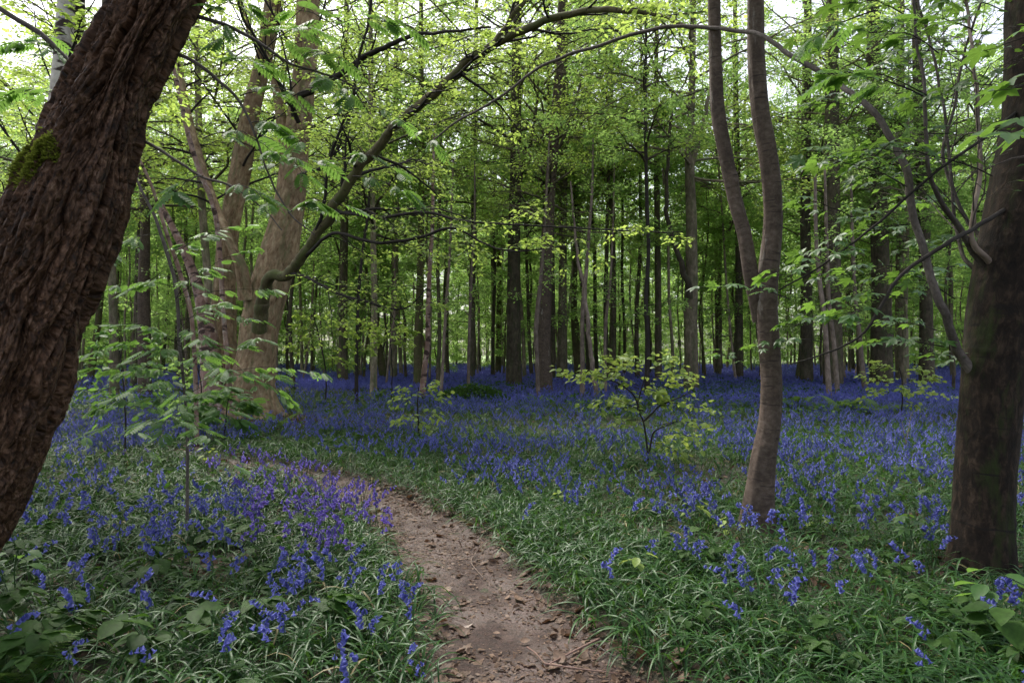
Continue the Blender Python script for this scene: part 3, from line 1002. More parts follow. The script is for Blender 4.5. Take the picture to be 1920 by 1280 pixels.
shoots_with_leaves(syc, so, 11, arch, 22, 2.2, sub=6, sub2=4, per=4, size=.075, tlo=.3, droop=.05, flat=.8)
shoots_with_leaves(syc, so, 12, (syc_a[0][90:], syc_a[1][90:]), 22, 3.0, sub=6, sub2=4, per=6, size=.09, tlo=0, droop=.0, flat=1., up=.25, r0=.035)
shoots_with_leaves(syc, so, 13, (syc_b[0][60:], syc_b[1][60:]), 20, 2.8, sub=6, sub2=4, per=6, size=.09, tlo=0, flat=1., up=.2, r0=.03)
shoots_with_leaves(syc, so, 14, syc_c, 12, 2.0, sub=5, sub2=3, per=5, size=.09, tlo=.3, flat=.8, up=.1)

for k_, e_p in enumerate(EXTRA):
    shoots_with_leaves(syc, so, 21 + k_, e_p, 12, 1.1, sub=5, sub2=3, per=3, size=.075, tlo=.15, flat=.9, up=.05)

for t_, px_, sd_ in ((C.objects['birch_tree'], [(20, 800), (55, 500), (92, 270), (108, 190), (118, 90), (124, 0), (130, -160), (140, -500)], 7.0),
                     (slim, [(55, 800), (70, 400), (88, 280), (130, 150), (146, 60), (150, -40), (155, -300)], 8.5)):
    q_ = spline(px_path(px_, sd_), 80)
    shoots_with_leaves(t_, np.array(t_.location), int(sd_ * 10), (q_, np.linspace(.05, .02, 80)), 26, 1.9, sub=6, sub2=4, per=6, size=.075, tlo=.25, flat=1.2, up=.2, r0=.016)

# two-stemmed smooth tree, right of the middle
FD = 5.3
ft = thing('beech_tree', px_path([(1420, 985)], FD)[0], 'smooth grey-brown tree forking into two tall stems, right of the middle', 'tree')
fo = np.array(ft.location)


def smooth_disp(cx, cy_, S, th, r):
    o = .07 * r * fbm(np.cos(th) * 1.4, np.sin(th) * 1.4, S * 2.2, 4, 81) * 2
    o = o + .0022 * fbm(cx * 30, cy_ * 30, S * 60, 3, 82)
    k = np.exp(-S / .14)
    return o + r * k * (.12 + .2 * np.cos(th * 3 + 2.2))


def knots(base_disp, ks):
    """collars of old branches: (s, theta, size)"""
    def f(cx, cy_, S, th, r):
        o = base_disp(cx, cy_, S, th, r)
        for s0, t0, sz in ks:
            d2 = ((S - s0) / sz) ** 2 + (((th - t0 + pi) % (2 * pi) - pi) * r / sz) ** 2
            o = o + sz * .42 * np.exp(-d2 * 1.6) - sz * .38 * np.exp(-d2 * 9)
        return o
    return f


right_stem = [(1420, 995), (1424, 930), (1432, 860), (1444, 790), (1446, 720), (1441, 640), (1437, 570), (1442, 500), (1449, 430), (1449, 370), (1440, 290), (1425, 200), (1418, 100), (1417, 0), (1412, -150), (1400, -420), (1390, -800)]
add_stem(ft, fo, right_stem, [74, 55, 46, 40, 38, 38, 40, 38, 35, 34, 34, 33, 31, 30, 28, 22, 12], FD, 'smoothbark', 'trunk', 420, 90,
         knots(smooth_disp, [(.75, 2.8, .035), (1.2, 3.5, .028), (1.5, 3.0, .03), (1.9, 3.6, .03), (2.25, 2.7, .028), (2.6, 3.2, .035), (3.1, 3.6, .03), (3.5, 2.9, .03)]), True)
add_stem(ft, fo, [(1428, 600, .04), (1418, 560, .03), (1407, 510), (1396, 440), (1380, 380), (1362, 300), (1346, 210), (1341, 100), (1339, 0), (1336, -160), (1325, -450), (1310, -800)],
         [26, 27, 28, 26, 26, 26, 26, 24, 23, 21, 16, 8], FD, 'smoothbark', 'stem', 340, 64,
         knots(smooth_disp, [(.2, 3.3, .05), (.62, 2.9, .035), (1.12, 3.4, .055), (1.5, 3.0, .035), (1.9, 3.5, .03)]))
w, lf = grow_crown(301, 11, 5.2, .1, 22, 2.6, .085, 5, 4, 6)
w.build('branches', M['farbark'], ft); lf.build('crown', M['beech'], ft)

# thick dark trunk, right edge
RD = 4.3
rt = thing('sycamore_tree', px_path([(1850, 1075)], RD)[0], 'thick dark mossy trunk at the right edge', 'tree')
ro = np.array(rt.location)


def dark_disp(cx, cy_, S, th, r):
    o = .06 * r * fbm(np.cos(th) * 1.3, np.sin(th) * 1.3, S * 1.6, 3, 91) * 2 + .003 * fbm(cx * 25, cy_ * 25, S * 40, 4, 92)
    k = np.exp(-S / .12)
    o = o + r * k * (.14 + .12 * np.cos(th * 4))
    for s0 in (.42, .98, 1.5, 2.15, 2.6): o = o + .0035 * np.exp(-((S - s0 + .03 * np.cos(th * 2 + s0)) / .018) ** 2)
    return o


rtrunk = add_stem(rt, ro, [(1838, 1085), (1842, 1000), (1847, 900), (1853, 800), (1862, 700), (1874, 600), (1893, 500), (1908, 420), (1932, 330), (1950, 230), (1956, 100), (1964, -60), (1980, -300), (2000, -700)],
                  [124, 106, 102, 100, 102, 108, 114, 116, 122, 120, 120, 116, 100, 70], RD, 'darkbark', 'trunk', 420, 110, dark_disp, True)
rlimb = add_stem(rt, ro, [(1840, 730, 0), (1802, 660, -.04), (1775, 600, -.12), (1757, 560, -.16), (1738, 490, -.2), (1720, 425, -.2), (1702, 345, -.2), (1680, 285, -.15), (1650, 225, -.1), (1608, 182, -.0), (1560, 150, .15),
                          (1490, 105, .35), (1430, 68, .6), (1380, 56, .8), (1290, 52, 1.1), (1200, 64, 1.3), (1100, 92, 1.5), (1010, 130, 1.7), (930, 185, 1.9), (860, 228, 2.1), (800, 270, 2.2)],
                 [20, 17, 15, 15, 14, 14, 14, 13, 12, 11, 9, 9, 8, 7.5, 7, 6.6, 6, 5.2, 4.5, 4, 2.5], RD, 'greybark', 'limb', 360, 14, small_lumps)
rl2 = add_stem(rt, ro, [(1880, 540, 0), (1832, 472, -.04), (1800, 430, -.15), (1770, 385, -.25), (1745, 330, -.3), (1738, 250, -.3), (1730, 150, -.25), (1720, 60, -.2), (1712, -40, -.2)],
               [18, 13, 11, 9, 8, 7, 6, 5, 4], RD, 'greybark', 'limb', 120, 12, small_lumps)
rl3 = add_stem(rt, ro, [(1900, 380, 0), (1795, 448, -.45), (1745, 478, -.5), (1712, 502, -.5), (1680, 535, -.5), (1652, 580, -.5), (1625, 618, -.5), (1590, 645, -.5), (1540, 665, -.5), (1482, 679, -.5)],
               [9, 8, 7.5, 7, 6.5, 6, 5, 4, 3, 2], RD, 'blackbark', 'limb', 100, 8, small_lumps)
rl4 = add_stem(rt, ro, [(1920, 200, 0), (1800, 290, -.3), (1720, 350, -.3), (1640, 420, -.3), (1580, 470, -.3), (1520, 510, -.3), (1462, 545, -.3)],
               [7, 6, 5.5, 5, 4, 3.5, 2.5], RD, 'blackbark', 'limb', 80, 8, small_lumps)
w, lf = grow_crown(302, 10, 4.6, .12, 16, 2.4, .13, 4, 3, 4, proto=MAPLE)
w.build('branches', M['farbark'], rt); lf.build('crown', M['maple'], rt)
# the leaning tree keeps its crown high above the picture
w, lf = grow_crown(303, 11, 6.5, .12, 16, 2.6, .17, 4, 3, 4, proto=ROWAN)
for nm, gg, mm in (('branches', w, 'farbark'), ('crown', lf, 'rowan')):
    o = gg.build(nm, M[mm], old); o.location = tuple(P(700, -900, LD) - org - np.array([0, 0, 8.0]))


# sprays of lobed leaves hanging off the right-hand limbs
def leaf_spray(parent, org, seed, a, b, r, n, proto, size, lmat, wmat='blackbark', side=.12, sag=.06, tilt=.3, zup=(0, 0, 1.), name='spray'):
    """one leafy twig from a to b (world), leaves in a level layer"""
    rng = np.random.default_rng(seed)
    a, b = np.asarray(a) - org, np.asarray(b) - org
    K = 9
    q = np.linspace(0, 1, K)[:, None]
    L = np.linalg.norm(b - a)
    c = a + (b - a) * q + np.cumsum(rng.normal(size=(K, 3)) * L * .022, 0) * q
    c[:, 2] += L * sag * np.sin(pi * q[:, 0])
    t = np.concatenate([rng.uniform(.2, 1, n - 1), [1]])
    pos = np.stack([np.interp(t, q[:, 0], c[:, k]) for k in range(3)], 1)
    T = nrm(b - a)
    S = nrm(np.cross([0, 0, 1.], T))
    an = np.radians(rng.uniform(25, 85, n)) * np.where(np.arange(n) % 2, 1, -1)
    X = T * np.cos(an)[:, None] + S * np.sin(an)[:, None]
    X[:, 2] -= rng.uniform(.05, .4, n)
    sz = size * rng.uniform(.65, 1.15, n)
    off = side * rng.uniform(.3, 1, n)[:, None] * X
    off[:, 2] = np.abs(off[:, 2]) * .3
    wg = Geo()
    tubes(wg, c[None], np.linspace(r, r * .4, K)[None], 6)
    st = np.linspace(0, 1, 4)[None, :, None]
    sp = pos[:, None] + off[:, None] * st
    tubes(wg, sp, np.full((n, 4), r * .35), 3)
    lg = Geo()
    scatter(lg, proto, pos + off, X, np.array(zup) + rng.normal(size=(n, 3)) * tilt, sz, rng.random(n))
    w = wg.build(name, M[wmat], parent)
    lg.build('leaves', M[lmat], w)


MS = [  # (from px, to px, distance, number, leaf size)
    ((1860, 330), (1640, 262), 3.9, 9, .13), ((1700, 350), (1525, 288), 3.8, 8, .125), ((1712, 420), (1500, 470), 4.3, 8, .115), ((1780, 250), (1600, 300), 4.2, 8, .11),
    ((1690, 300), (1530, 330), 4.1, 6, .11), ((1745, 330), (1620, 360), 4.5, 8, .11), ((1650, 580), (1575, 618), 3.8, 4, .12), ((1790, 560), (1640, 520), 4.4, 9, .11),
    ((1620, 470), (1470, 530), 4.0, 7, .11), ((1770, 650), (1640, 655), 4.3, 8, .11), ((1700, 560), (1560, 560), 4.6, 8, .105), ((1480, 560), (1350, 545), 5.0, 5, .11),
    ((1760, 100), (1640, 60), 3.6, 6, .12), ((1740, 180), (1600, 150), 3.9, 7, .12), ((1860, 160), (1730, 180), 4.2, 8, .12), ((1830, 60), (1730, 20), 3.9, 7, .12),
    ((1700, 30), (1570, 0), 4.2, 7, .12), ((1860, 460), (1720, 470), 4.6, 7, .11), ((1540, 640), (1440, 650), 5.4, 6, .1), ((1800, 200), (1660, 215), 4.8, 8, .12),
    ((1660, 60), (1560, 90), 4.0, 5, .11), ((1800, 380), (1650, 400), 4.9, 8, .11), ((1620, 100), (1500, 60), 4.6, 6, .11), ((1840, 700), (1740, 660), 4.5, 6, .11), ((1400, 690), (1330, 660), 6.5, 7, .1),
      ((1640, 430), (1510, 400), 4.7, 8, .11), ((1680, 500), (1560, 520), 5.0, 9, .11), ((1620, 600), (1490, 620), 5.0, 9, .11), ((1760, 620), (1640, 600), 5.2, 9, .11), ((1720, 450), (1620, 440), 5.2, 8, .11),
      ((1600, 200), (1500, 200), 5.0, 8, .11), ((1700, 130), (1560, 170), 5.2, 9, .11), ((1840, 120), (1700, 90), 5.0, 9, .11), ((1880, 330), (1760, 300), 5.2, 9, .11), ((1790, 500), (1700, 540), 5.4, 8, .11), ((1880, 20), (1760, 10), 4.6, 9, .12)]
for k, (a_, b_, d_, n_, s_) in enumerate(MS):
    leaf_spray(rt, ro, 500 + k, P(*a_, d_ + .1), P(*b_, d_ - .15), .004, n_ + 8, MAPLE, s_ * .68, 'maple', side=.16, tilt=.38)
# the big leaves close to the camera at the right edge
leaf_spray(rt, ro, 560, P(1990, 250, 2.6), P(1850, 285, 2.3), .004, 4, MAPLE, .13, 'maple', side=.06, tilt=.2)
leaf_spray(rt, ro, 561, P(2000, 160, 2.7), P(1895, 175, 2.5), .004, 5, MAPLE, .1, 'maple', side=.07)
leaf_spray(rt, ro, 562, P(2000, 60, 2.9), P(1860, 90, 2.9), .004, 5, MAPLE, .09, 'maple', side=.08)
leaf_spray(rt, ro, 563, P(1730, 180, 3.2), P(1530, 118, 2.9), .004, 8, ROWAN, .17, 'rowan', side=.03, tilt=.15)
leaf_spray(rt, ro, 564, P(1640, 20, 3.2), P(1520, 90, 3.2), .004, 6, ROWAN, .15, 'rowan', side=.03, tilt=.2)

# pale limbs in the tangle beside the right trunk
for k, (pts, w_, bk, dd) in enumerate([
    ([(1880, 520, 0), (1836, 468, -.1), (1822, 430, -.1), (1834, 340, -.1), (1832, 240, 0), (1826, 120, 0), (1812, 0, .1), (1800, -150, .1)], [14, 11, 9, 8, 7.5, 6, 5, 4], 'palebark', 0),
    ([(1880, 540, .1), (1822, 500, .2), (1796, 440, .3), (1780, 330, .3), (1770, 220, .3), (1752, 110, .3), (1722, 0, .3), (1700, -120, .3)], [11, 8, 7, 6, 5.5, 5, 4, 3], 'greybark', 0),
    ([(1890, 470, .1), (1815, 420, .3), (1770, 300, .4), (1790, 200, .4), (1810, 100, .4), (1850, -40, .4)], [10, 7, 6, 5.5, 5, 3.5], 'greybark', 0)]):
    pth = add_stem(rt, ro, pts, w_, RD, bk, 'limb', 90, 10, small_lumps)
    shoots_with_leaves(rt, ro, 600 + k, pth, 14, .9, sub=5, sub2=2, per=1, size=.06, lmat='maple', wmat='greybark', tlo=.15, flat=1.2, up=.3, leaf_on_first=False)

# rowan branches reaching out from the leaning trunk and a rowan sapling behind it
def branch_px(parent, org, pts, w, d, bark='greybark', name='branch'):
    return add_stem(parent, org, pts, w, d, bark, name, 70, 8, small_lumps)


b1 = branch_px(old, org, [(340, 25, .1), (380, 35, .1), (440, 55, .1), (500, 90, .1), (545, 118, .1), (600, 135, .1), (660, 160, .1), (700, 200, .1)], [9, 8, 7, 6, 5, 4, 3, 2], LD)
b2 = branch_px(old, org, [(315, 95, .1), (365, 118, .1), (420, 160, .1), (452, 195, .1), (478, 250, .1), (505, 330, .1), (545, 400, .1), (590, 440, .1)], [8, 7, 6, 5, 4, 3.5, 3, 2], LD)
b3 = branch_px(old, org, [(262, 262, .1), (290, 276, .1), (340, 310, .1), (375, 332, .1), (430, 350, .1), (490, 390, .1), (530, 430, .1)], [7, 6, 5, 4.5, 4, 3, 2], LD)
b4 = branch_px(old, org, [(150, 140, .3), (110, 100, .3), (70, 65, .3), (0, 15, .3), (-80, -30, .3)], [12, 11, 10, 9, 8], LD, 'greybark')
RS = [((380, 30), (470, 10), 3.1, 3), ((500, 90), (585, 60), 3.1, 4), ((545, 118), (640, 100), 3.2, 4), ((600, 60), (760, 55), 3.3, 5), ((450, 180), (560, 195), 3.2, 4), ((420, 150), (480, 120), 3.1, 3),
      ((470, 230), (560, 260), 3.2, 4), ((380, 260), (500, 275), 3.3, 4), ((500, 320), (600, 300), 3.4, 4), ((540, 400), (650, 385), 3.5, 5), ((640, 300), (760, 300), 3.9, 4),
      ((660, 330), (770, 390), 4.0, 5), ((380, 330), (330, 360), 3.0, 3), ((430, 350), (520, 385), 3.2, 4), ((480, 250), (560, 330), 3.4, 3), ((100, 100), (30, 80), 3.5, 3), ((60, 60), (110, 120), 3.5, 3),
      ((150, 190), (20, 175), 3.6, 4), ((560, 130), (640, 180), 3.5, 4), ((700, 200), (800, 270), 3.9, 5), ((640, 60), (560, 20), 3.4, 4), ((420, 40), (420, 95), 3.2, 3)]
for k, (a_, b_, d_, n_) in enumerate(RS):
    leaf_spray(old, org, 700 + k, P(*a_, d_ + .1), P(*b_, d_ - .1), .003, n_ + 3, ROWAN if k % 3 else ROWAN_SER, .145, 'rowan', side=.02, tilt=.22, sag=.1)

rw_pts = px_path([(352, 900), (351, 790), (341, 735), (343, 680), (333, 620), (334, 560), (322, 500), (302, 440), (288, 400), (262, 350), (240, 300)], 4.9)
rw = tree('rowan_sapling', 'thin dark rowan sapling with feathered leaves just right of the leaning trunk', 'sapling', rw_pts, np.array([7, 6.5, 6, 6.5, 7, 7.5, 8, 8, 7, 6, 5]) / FX * 2.2, 'greybark', seed=50, ns=8, rough=.12)
rwo = np.array(rw.location)
RS2 = [((340, 640), (170, 650), 4.0, 7), ((340, 700), (160, 700), 3.9, 7), ((335, 620), (430, 560), 3.9, 6), ((345, 690), (470, 640), 3.9, 6), ((345, 720), (240, 740), 3.7, 6),
       ((330, 560), (420, 500), 3.8, 5), ((320, 500), (400, 455), 3.7, 5), ((300, 440), (200, 490), 3.8, 5), ((340, 650), (215, 610), 4.1, 6), ((345, 760), (450, 730), 3.8, 6),
       ((345, 780), (300, 800), 3.4, 5), ((350, 740), (530, 700), 4.0, 6), ((345, 800), (420, 830), 3.3, 5), ((340, 600), (480, 600), 4.3, 5), ((330, 540), (230, 530), 4.2, 5),
       ((345, 750), (190, 770), 4.0, 6), ((420, 700), (600, 690), 4.6, 6), ((345, 680), (560, 745), 4.6, 5), ((330, 560), (480, 470), 4.5, 5), ((345, 700), (400, 690), 3.5, 4), ((348, 790), (180, 830), 3.6, 5), ((340, 640), (140, 605), 4.6, 6),
       ((345, 660), (250, 680), 3.9, 6), ((345, 700), (230, 700), 4.2, 6), ((345, 700), (130, 720), 4.4, 6), ((345, 740), (330, 760), 3.6, 5), ((340, 620), (400, 640), 4.1, 6), ((345, 660), (500, 680), 4.3, 6),
       ((320, 520), (250, 540), 4.4, 5), ((335, 560), (560, 560), 4.6, 6), ((330, 470), (470, 430), 4.8, 5), ((345, 770), (270, 850), 3.6, 5), ((345, 770), (440, 800), 3.8, 5)]
for k, (a_, b_, d_, n_) in enumerate(RS2):
    leaf_spray(rw, rwo, 750 + k, P(*a_, 4.8), P(*b_, d_ + .4), .0024, n_ + 5, ROWAN if k % 3 else ROWAN_SER, .118, 'rowan', side=.02, tilt=.22, sag=.08)
# broken reddish stem leaning across behind the rowan
tree('dead_tree', 'broken reddish stem with peeling bark leaning behind the rowan sapling', 'dead tree',
     px_path([(372, 800), (362, 620), (340, 520), (310, 430), (285, 350), (262, 300)], 9), np.array([7, 7, 7, 6, 5, 4]) / FX * 5, 'redbirch', seed=51, ns=10)
tree('dead_tree', 'knobbly thin brown stem curving between the leaning trunk and the big sycamore', 'dead tree',
     px_path([(440, 800), (420, 600), (405, 410), (370, 310), (350, 240), (335, 170), (320, 100)], 11), np.array([7, 7, 7, 7, 7, 6, 5]) / FX * 7, 'redbirch', seed=52, ns=10)

# mid-distance trunks the photograph singles out
BG = [  # label, pixel path, widths, distance, bark, crown, name
    ('thick dark straight trunk standing in the exact middle of the wood', [(964, 715), (963, 600), (964, 450), (967, 300), (968, 150), (970, 0), (975, -200)], [32, 26, 24, 21, 19, 17, 12], 26, 'fardark', NEARC[0], 'beech_tree'),
    ('thick grey-brown trunk with a smooth face right of the dark middle trunk', [(1020, 720), (1020, 640), (1024, 500), (1032, 350), (1042, 220), (1050, 100), (1055, -50)], [34, 25, 24, 21, 19, 16, 12], 24, 'smoothbark', NEARC[1], 'beech_tree'),
    ('dark slim trunk touching the right side of the grey-brown trunk', [(1036, 720), (1036, 560), (1034, 420), (1030, 200), (1026, -50)], [12, 10, 9, 8, 6], 29, 'fardark', HIGH[0], 'beech_tree'),
    ('dark trunk just right of the thick grey-brown trunk', [(1054, 722), (1055, 560), (1056, 400), (1058, 200), (1060, -50)], [22, 16, 15, 13, 9], 28, 'farbark', HIGH[2], 'beech_tree'),
    ('tall trunk right of the middle with a side limb curving out on its left', [(1296, 722), (1296, 640), (1297, 520), (1296, 400), (1293, 300), (1297, 180), (1300, 0), (1302, -150)], [30, 24, 22, 20, 17, 13, 10, 7], 23, 'farbark', NEARC[0], 'beech_tree'),
    ('dark ivy-clad trunk second to the right of the two-stemmed tree', [(1562, 724), (1562, 560), (1560, 400), (1560, 200), (1560, -50)], [36, 30, 28, 25, 18], 25, 'fardark', HIGH[0], 'beech_tree'),
    ('dark trunk closest to the right of the two-stemmed tree', [(1512, 720), (1512, 560), (1510, 400), (1512, 200), (1515, -50)], [25, 20, 18, 17, 12], 27, 'farbark', HIGH[1], 'beech_tree'),
    ('thick dark trunk under the curved limb in the right part of the wood', [(1652, 722), (1652, 560), (1648, 400), (1640, 200), (1636, -50)], [42, 33, 30, 27, 20], 26, 'fardark', HIGH[2], 'beech_tree'),
    ('brown upright trunk left of the bright gap near the right trunk', [(1692, 722), (1690, 560), (1690, 400), (1688, 200), (1690, -50)], [24, 20, 18, 15, 10], 28, 'farbark', HIGH[3], 'beech_tree'),
    ('dark trunk right of the bright gap near the right trunk', [(1738, 722), (1736, 560), (1732, 400), (1722, 200), (1715, -50)], [28, 22, 20, 17, 12], 26, 'fardark', HIGH[0], 'beech_tree'),
    ('brown trunk left of the big sycamore with a short dead fork', [(272, 740), (270, 560), (271, 480), (272, 400), (262, 250), (255, 100), (250, -80)], [24, 21, 19, 16, 14, 12, 8], 20, 'smoothbark', HIGH[3], 'beech_tree'),
    ('slim brown trunk under the arching limb, between the big sycamore and the young birch', [(700, 730), (702, 600), (700, 450), (696, 250), (694, -40)], [14, 12, 11, 10, 7], 21, 'farbark', NEARC[1], 'beech_tree'),
    ('slim trunk half hidden behind the big sycamore stems', [(395, 740), (392, 560), (380, 400), (372, 200), (368, -60)], [18, 15, 14, 12, 8], 19, 'farbark', NEARC[0], 'beech_tree'),
    ('slim trunk close to the left edge beyond the leaning trunk', [(215, 740), (212, 560), (205, 400), (200, 200), (196, -60)], [18, 15, 14, 12, 8], 18, 'farbark', NEARC[1], 'beech_tree'),
    ('straight brown trunk just left of the young birch', [(784, 728), (784, 640), (788, 520), (790, 350), (790, 150), (790, -60)], [19, 16, 14, 12, 10, 7], 26, 'olivebark', HIGH[0], 'beech_tree'),
    ('straight dark trunk with green algae midway between the big sycamore and the young birch', [(738, 724), (739, 600), (741, 450), (742, 250), (744, -40)], [14, 12, 12, 10, 7], 29, 'farbark', HIGH[1], 'beech_tree'),
    ('pair-wide dark trunk right of the big sycamore by the low leafy spray', [(643, 722), (643, 600), (645, 450), (648, 250), (650, -40)], [20, 16, 15, 12, 8], 27, 'fardark', HIGH[0], 'beech_tree'),
    ('black crooked thin trunk above the bright young beech', [(1212, 740), (1214, 640), (1211, 560), (1216, 470), (1213, 380), (1210, 200), (1212, -40)], [11, 9, 8, 7, 7, 6, 4], 20, 'blackbark', HIGH[3], 'beech_tree'),
    ('dark trunk just right of the black crooked thin trunk', [(1234, 722), (1234, 560), (1232, 400), (1230, 200), (1232, -40)], [14, 12, 11, 9, 6], 29, 'fardark', HIGH[1], 'beech_tree'),
    ('dark trunk between the pale forked sapling and the black crooked one', [(1148, 722), (1150, 560), (1148, 400), (1146, 200), (1146, -40)], [13, 11, 10, 8, 6], 31, 'fardark', HIGH[0], 'beech_tree'),
    ('upright dark trunk left of the two-stemmed tree', [(1385, 722), (1386, 560), (1384, 400), (1380, 200), (1378, -40)], [17, 13, 12, 10, 7], 30, 'fardark', HIGH[0], 'beech_tree'),
    ('brown trunk halfway between the young birch and the dark middle trunk', [(884, 722), (886, 560), (888, 400), (892, 200), (894, -40)], [14, 11, 10, 9, 6], 30, 'farbark', HIGH[2], 'beech_tree'),
]
for k, (lab, pts, w_, d_, bk, cr, nm) in enumerate(BG):
    q = px_path(pts, d_)
    # carry the stem on up into its crown
    H = 15.0 if q[-1][2] < 13 else q[-1][2] + 2
    top = q[-1] + np.array([.1 * math.sin(k), .1, H - q[-1][2]])
    q = np.concatenate([q, top[None]])
    w2 = np.array(list(w_) + [w_[-1] * .3]) / FX * d_ / 2
    t = tree(nm, lab, 'tree', q, w2, bk, cr, k * 1.3, ns=20, seed=60 + k, flare=.12, sc=H / cr[0])
    o = np.array(t.location)
    if k == 4:
        add_stem(t, o, [(1294, 560, -.1), (1280, 500, -.3), (1262, 450, -.4), (1250, 400, -.4), (1250, 330, -.4), (1256, 250, -.4), (1262, 170, -.4)], [13, 11, 9, 8, 7, 6, 4], d_, 'fardark', 'limb', 70, 10, small_lumps)
        add_stem(t, o, [(1294, 330, -.05), (1310, 270, -.2), (1325, 200, -.3), (1345, 100, -.3)], [11, 9, 7, 4], d_, 'farbark', 'limb', 40, 10, small_lumps)
    if k in (0, 1):
        add_stem(t, o, [((975 if k == 0 else 1030), 340, 0), (988 if k == 0 else 1045, 290, -.4), (1002 if k == 0 else 1066, 230, -.6), (1010 if k == 0 else 1090, 150, -.6)], [9, 7, 6, 4], d_, 'fardark', 'limb', 40, 10, small_lumps)

SP = [
    ('young birch with reddish and white flecked bark', [(790, 740), (796, 690), (802, 640), (803, 570), (807, 480), (811, 420), (812, 330), (814, 250)], [13, 11, 10, 9, 8, 7, 6, 4], 19, 'redbirch', 'birch_tree'),
    ('pale crooked sapling in front of the thick grey-brown trunk', [(1010, 735), (1007, 680), (1005, 620), (1010, 560), (1017, 490), (1021, 430), (1026, 340), (1030, 260)], [8, 8, 9, 9, 6, 5, 4, 3], 20, 'palebark', 'sapling'),
    ('thin pale sapling leaning right, left of the dark middle trunk', [(826, 730), (832, 650), (836, 580), (843, 480), (846, 400), (850, 300)], [7, 6, 6, 5, 4, 3], 22, 'palebark', 'sapling'),
    ('thin black sapling standing alone left of the straight brown trunk', [(668, 745), (669, 650), (672, 560), (680, 470), (690, 400), (694, 320)], [8, 6, 6, 5, 5, 4], 18, 'blackbark', 'sapling'),
    ('brown twin sapling left of the dark middle trunk', [(878, 735), (879, 660), (882, 570), (886, 480), (890, 400), (890, 300)], [7, 6, 6, 5, 4, 3], 21, 'palebark', 'sapling'),
    ('thin pale curved sapling behind the bright young beech', [(1136, 742), (1134, 650), (1137, 590), (1143, 540), (1146, 500), (1150, 400), (1152, 300)], [6, 6, 6, 5, 4, 3, 2], 21, 'palebark', 'sapling'),
    ('reddish pale crooked trunk right of the two-stemmed tree', [(1556, 740), (1550, 660), (1546, 600), (1536, 520), (1530, 440), (1528, 300)], [11, 9, 9, 8, 7, 5], 19, 'palebark', 'sapling'),
    ('grey slanted sapling between two dark trunks right of the two-stemmed tree', [(1572, 740), (1564, 650), (1554, 560), (1550, 440), (1546, 300)], [9, 8, 7, 6, 4], 20, 'palebark', 'sapling'),
    ('short crooked pale stem right of the dark ivy-clad trunk', [(1624, 716), (1616, 680), (1614, 650), (1604, 560), (1598, 440), (1596, 330)], [11, 9, 8, 7, 6, 4], 22, 'palebark', 'sapling'),
]
for k, (lab, pts, w_, d_, bk, nm) in enumerate(SP):
    q = px_path(pts, d_)
    t = tree(nm, lab, 'tree' if nm != 'sapling' else 'sapling', q, np.array(w_) / FX * d_ / 2, bk, SPARSE[k % 2], k * 2.1, ns=10, seed=90 + k, sc=q[-1][2] / SPARSE[k % 2][0] * 1.1)
# the pale sapling that divides into two legs
q = px_path([(1092, 735), (1092, 650), (1092, 600), (1095, 548), (1100, 500), (1104, 440), (1110, 360), (1112, 260)], 20)
t = tree('sapling', 'pale sapling whose two stems cross above the bright young beech', 'sapling', q, np.array([10, 9, 8, 9, 7, 6, 5, 3]) / FX * 10, 'palebark', SPARSE[1], 1, seed=99, sc=1.1)
add_stem(t, np.array(t.location), [(1118, 735, -.1), (1110, 680, -.1), (1103, 620, -.1), (1096, 550, 0), (1086, 500, 0), (1078, 440, 0), (1070, 340, 0)], [9, 9, 8, 8, 6, 5, 3], 20, 'palebark', 'stem', 60, 10, small_lumps, True)

# ------------------------------------------------------------------ the wood behind: every trunk its own tree
protos = []
rng = np.random.default_rng(77)
for k in range(20):
    H = rng.uniform(13, 17)
    n = 7
    z = np.linspace(0, H, n)
    wob = np.cumsum(rng.normal(size=(n, 2)) * (.08 if k % 3 else .22), 0)
    pts = np.stack([wob[:, 0] - wob[0, 0], wob[:, 1] - wob[0, 1], z], -1)
    r = [.06, .085, .10, .14, .05, .075, .045, .11, .085, .07][k % 10]
    rad = r * np.array([1.15, .95, .9, .8, .65, .45, .12])
    t = link('beech_tree', None)
    s = stem_geo(pts + np.array([0, 0, -.1]), rad, 12, .05, 200 + k, 34, flare=.12)
    Geo().add(s[0], s[1], None, s[2]).build('trunk', M[['farbark', 'fardark', 'farbark', 'olivebark', 'palebark', 'farbark', 'palebark', 'fardark', 'farbark', 'fardark'][k % 10]], t)
    cr = (HIGH[k % 4] if k < 10 else CROWNS[k % 5])
    for nm, me in (('branches', cr[2]), ('crown', cr[3])):
        o = link(nm, me, t)
        sc = H / cr[0]
        o.scale = (sc, sc, sc); o.rotation_euler = (0, 0, k * .9)
    protos.append(t)
sap_protos = []
for k in range(4):
    H = SAPS[k][0]
    z = np.linspace(0, H, 6)
    wob = np.cumsum(rng.normal(size=(6, 2)) * .1, 0)
    t = link('sapling', None)
    s = stem_geo(np.stack([wob[:, 0] - wob[0, 0], wob[:, 1] - wob[0, 1], z], -1), np.array([.04, .036, .03, .022, .015, .006]), 7, .04, 230 + k, 20)
    Geo().add(s[0], s[1], None, s[2]).build('trunk', M['palebark' if k % 2 else 'farbark'], t)
    for nm, me in (('branches', SAPS[k][2]), ('crown', SAPS[k][3])):
        link(nm, me, t)
    sap_protos.append(t)

spots = [(float(o.location[0]), float(o.location[1])) for o in C.objects if o.type == 'EMPTY' and o.get('category')]


